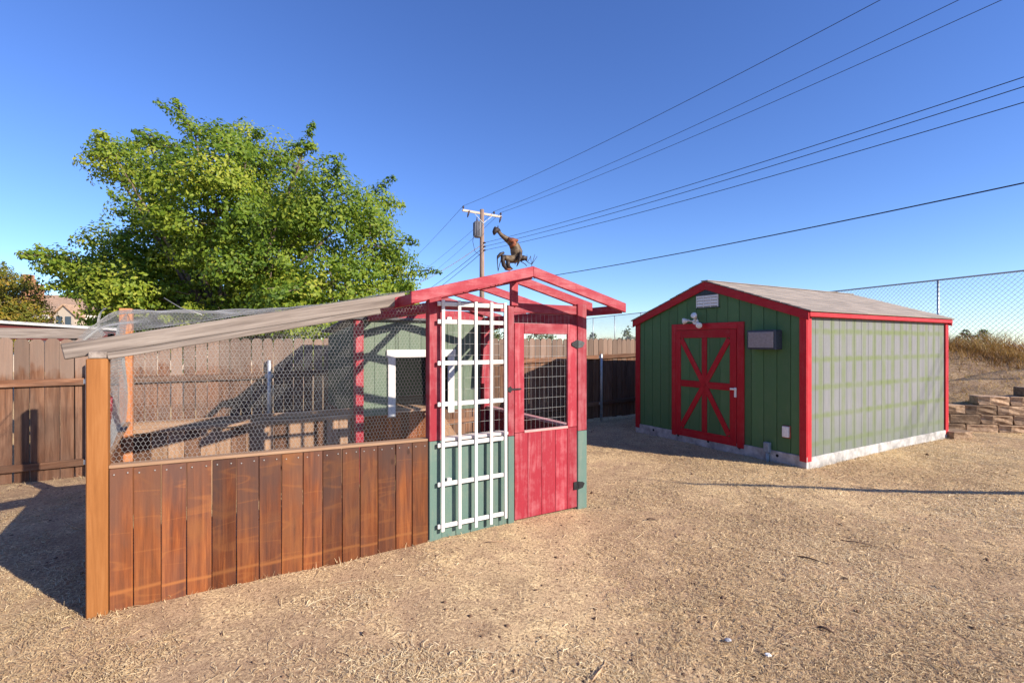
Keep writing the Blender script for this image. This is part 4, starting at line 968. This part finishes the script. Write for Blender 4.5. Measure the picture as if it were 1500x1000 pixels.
# white gabled porch of the house
xg = (112-95)*YH/FPX
bayw = prism_mesh([(-.5, 0), (.5, 0), (.5, zq(464)), (0, zq(450)), (-.5, zq(464))], -1.4, -.05)
link('porch', bayw, paint('cream_siding', 'x', (.46, .39, .31), streak=.1), nh, Matrix.Translation((xg, 0, 0)))
for sg in (-1, 1): beam('porch_roof', (xg, -.75, zq(449)+.05), (xg+sg*.7, -.75, zq(465)-.02), 1.5, .08, TILE, nh)
for dx in (-.22, .22): box('porch_window', xg+dx-.14, xg+dx+.14, -1.44, -1.401, zq(478), zq(465), plain('window_glass', (.05, .07, .09), .1, 0, .1), nh, .005)

# ------------------------------------------------------------------ straw, twigs and scraps on the ground
n = 420000
q = rng.random(n); Y = 2.1+9.5*q**1.2; X = (rng.random(n)*2-1)*1.18*Y
k = (toe_dist(X, Y) < -.05); X, Y = X[k], Y[k]
den = vnoise(X*.6+7, Y*.6, 33)*.55+vnoise(X*1.9+3, Y*1.9, 31)*.35+vnoise(X*6, Y*6, 32)*.25+np.clip(X, -2, 3)*.05; k = rng.random(len(X)) < np.clip((den-.42)*2.6, .04, 1)
X, Y = X[k], Y[k]; n = len(X)
P = np.stack([X, Y, ground_z(X, Y)+.004+.006*rng.random(n)], 1)
a = rng.uniform(0, math.pi, n); Lh = np.where(rng.random(n) < .006, rng.uniform(.05, .16, n), .5*rng.gamma(1.9, .014, n).clip(.008, .14)); Wd = rng.uniform(.0007, .0017, n)*(1+.13*Y); tl = rng.normal(0, .10, n)
d = np.stack([np.cos(a)*np.cos(tl), np.sin(a)*np.cos(tl), np.abs(np.sin(tl))], 1); pn = np.stack([-np.sin(a), np.cos(a), rng.normal(0, .35, n)], 1)
mid = P+np.stack([-np.sin(a), np.cos(a), np.zeros(n)], 1)*(Lh*rng.normal(0, .22, n))[:, None]+np.array([0, 0, .004])
lo = P-d*Lh[:, None]; hi = P+d*Lh[:, None]; lo[:, 2] = P[:, 2]-.003
ww = pn*Wd[:, None]
V = np.stack([lo-ww*.6, lo+ww*.6, mid+ww, mid-ww, hi+ww*.4, hi-ww*.4], 1).reshape(-1, 3); b_ = np.arange(n)[:, None]*6
F = np.concatenate([b_+np.array([[0, 1, 2, 3]]), b_+np.array([[3, 2, 4, 5]])])
STRAW = leaf_mat('straw', [(0, (.13, .075, .04)), (.2, (.34, .22, .12)), (.55, (.56, .41, .225)), (1, (.76, .62, .40))], trans=.1)
foliage('dry_grass', V, F, np.repeat(np.clip(rng.beta(2.0, 1.7, n)*.7+vnoise(X*.8, Y*.8, 35)*.4, 0, 1), 6), STRAW, label='short dry straw lying over the bare lawn', cat='dry grass', kind='stuff')
# straw on the bank
n = 34000; X = rng.uniform(6.6, 17, n); Y = rng.uniform(8.2, 17, n); dd = toe_dist(X, Y); k = (dd > .3) & (dd < 6); X, Y = X[k], Y[k]; n = len(X)
V, F, T = blades(np.stack([X, Y, bank_z(X, Y)-.01], 1), rng.uniform(.02, .08, n), .010, 2.0, .35+rng.random(n)*.65)
foliage('bank_grass', V, F, T, DRYM, label='short dry grass tufts covering the slope of the bank', cat='dry grass', kind='stuff')
# dry tufts along the feet of the coop and the shed
tf_ = []
for Fm, (x0, y0), (x1, y1), cnt in ((COOP, (0, -.06), (3.9, -.06), 170), (SHED, (-.02, -.06), (4.5, -.06), 500), (SHED, (-.07, 0), (-.07, 3.2), 160), (FEN, (-1, -.1), (10.5, -.1), 1200)):
    u = rng.random(cnt); w0 = [Fm.w(x0+(x1-x0)*q, y0+(y1-y0)*q, 0) for q in u]
    tf_.append(np.array([(p.x+rng.normal(0, .035), p.y+rng.normal(0, .035), 0) for p in w0]))
P = np.concatenate(tf_); n = len(P)
V, F, T = blades(P, rng.uniform(.015, .055, n), .004, 1.3, rng.random(n))
foliage('edge_grass', V, F, T, STRAW, label='dry grass wisps along the feet of the fence, run and shed', cat='dry grass', kind='stuff')
TWIG = plain('dry_twig', (.42, .27, .16), .9, 0, .25); DTW = plain('dark_twig', (.10, .06, .04), .9, 0, .3)
def twig(px, py, ln, ang, mat, label, r=.006, bend=.25):
    g = G(px, py); z = .012
    pts = [Vector((math.cos(ang)*ln*(u-.5)-math.sin(ang)*bend*ln*(u-.5)**2, math.sin(ang)*ln*(u-.5)+math.cos(ang)*bend*ln*(u-.5)**2, z+.01*math.sin(u*5))) for u in np.linspace(0, 1, 7)]
    link('twig', tube_mesh(pts, [r*.5, r, r, r, r*.8, r*.6, r*.3], 5), mat, None, Matrix.Translation(g), label=label, cat='twig', group='twigs on the ground')
twig(105, 772, .55, R(-28), TWIG, 'pale twig lying in the shade of the run')
twig(735, 795, .28, R(20), TWIG, 'thin pale curved twig near the foot of the red door', .004, .6)
twig(1192, 822, .22, R(-30), DTW, 'short dark twig lying on the straw between run and shed', .006)
twig(1212, 925, .10, R(-25), DTW, 'stubby dark twig on the open straw', .008)
twig(956, 762, .12, R(10), DTW, 'small dark twig on bare soil beyond the red door', .007)
twig(1262, 798, .3, R(-22), DTW, 'long dark twig on straw below the shed corner', .004)
twig(880, 985, .22, R(60), TWIG, 'pale bent twig with reddish leaf scraps', .005)
for px, py, sz, mat, lab in ((1125, 960, .016, WP, 'small white scrap lying on the straw'), (1066, 938, .017, plain('grey_stone', (.30, .30, .32), .8), 'small grey stone on the straw near the white scrap'), (1238, 848, .017, plain('dark_clod', (.09, .055, .04), .95), 'dark dried clod on the straw'), (1137, 850, .013, MATS['dark_clod'] if 'dark_clod' in MATS else DTW, 'small dark clod on pale straw'), (97, 922, .018, plain('brown_stone', (.22, .14, .09), .9), 'small brown stone by the orange corner post')):
    bm = bmesh.new(); bmesh.ops.create_icosphere(bm, subdivisions=2, radius=sz)
    for v in bm.verts: v.co = Vector((v.co.x*random.uniform(.85, 1.3), v.co.y*random.uniform(.7, 1.1), v.co.z*random.uniform(.45, .65)))
    me = bpy.data.meshes.new('scrap'); bm.to_mesh(me); bm.free()
    g = G(px, py); link('scrap' if 'scrap' in lab else 'stone' if 'stone' in lab else 'clod', me, mat, None, Matrix.Translation(g+Vector((0, 0, sz*.35))), label=lab, cat='scrap' if 'scrap' in lab else 'stone' if 'stone' in lab else 'clod')
# clods of darker soil scattered over the lawn
n = 7000; X, Y = (rng.random(n)*2-1)*8, 2.2+rng.random(n)**1.4*8; k = np.abs(X) < 1.15*Y; X, Y = X[k], Y[k]; n = len(X)
P = np.stack([X, Y, ground_z(X, Y)], 1); r_ = rng.gamma(2, .0032, n)[:, None]
dirs = np.array([[1, 0, 0], [0, 1, 0], [-1, 0, 0], [0, -1, 0], [0, 0, .7], [0, 0, -.7]])
V = (P[:, None, :]+dirs[None]*r_[:, None]*rng.uniform(.5, 1.6, (n, 6, 1))).reshape(-1, 3); b_ = np.arange(n)[:, None]*6
F = np.concatenate([b_+np.array([f]) for f in ((0, 1, 4), (1, 2, 4), (2, 3, 4), (3, 0, 4), (1, 0, 5), (2, 1, 5), (3, 2, 5), (0, 3, 5))])
link('soil_crumbs', mesh_np('crumbs', V, F), plain('soil_crumb', (.15, .09, .055), .95, 0, .3), label='loose soil crumbs scattered over the lawn', cat='soil', kind='stuff')
# leaning bare sapling added out of view to cast the long shadow across the lawn
sb = Vector((7.46, 5.32, 0)); sap = thing('shadow_sapling', sb, 0, 'unseen bare leaning young tree added to cast the long shadow on the lawn', 'tree')
link('trunk', tube_mesh([(0, 0, -.15), (0, -.05, .2), (0, -.75, 1.0), (0, -1.6, 2.0), (0, -2.38, 3.0)], [.07, .062, .052, .042, .02], 8), BARK, sap)
for q, dv in ((.55, (.35, -.2, .5)), (.7, (-.3, -.3, .45)), (.82, (.25, -.35, .35)), (.9, (-.2, -.2, .4))):
    c = Vector((0, -2.38*q-.02, 3.0*q)); link('branch', tube_mesh([c, c+Vector(dv)*.5, c+Vector(dv)+Vector((0, 0, .1))], [.018, .012, .004], 5), BARK, sap)
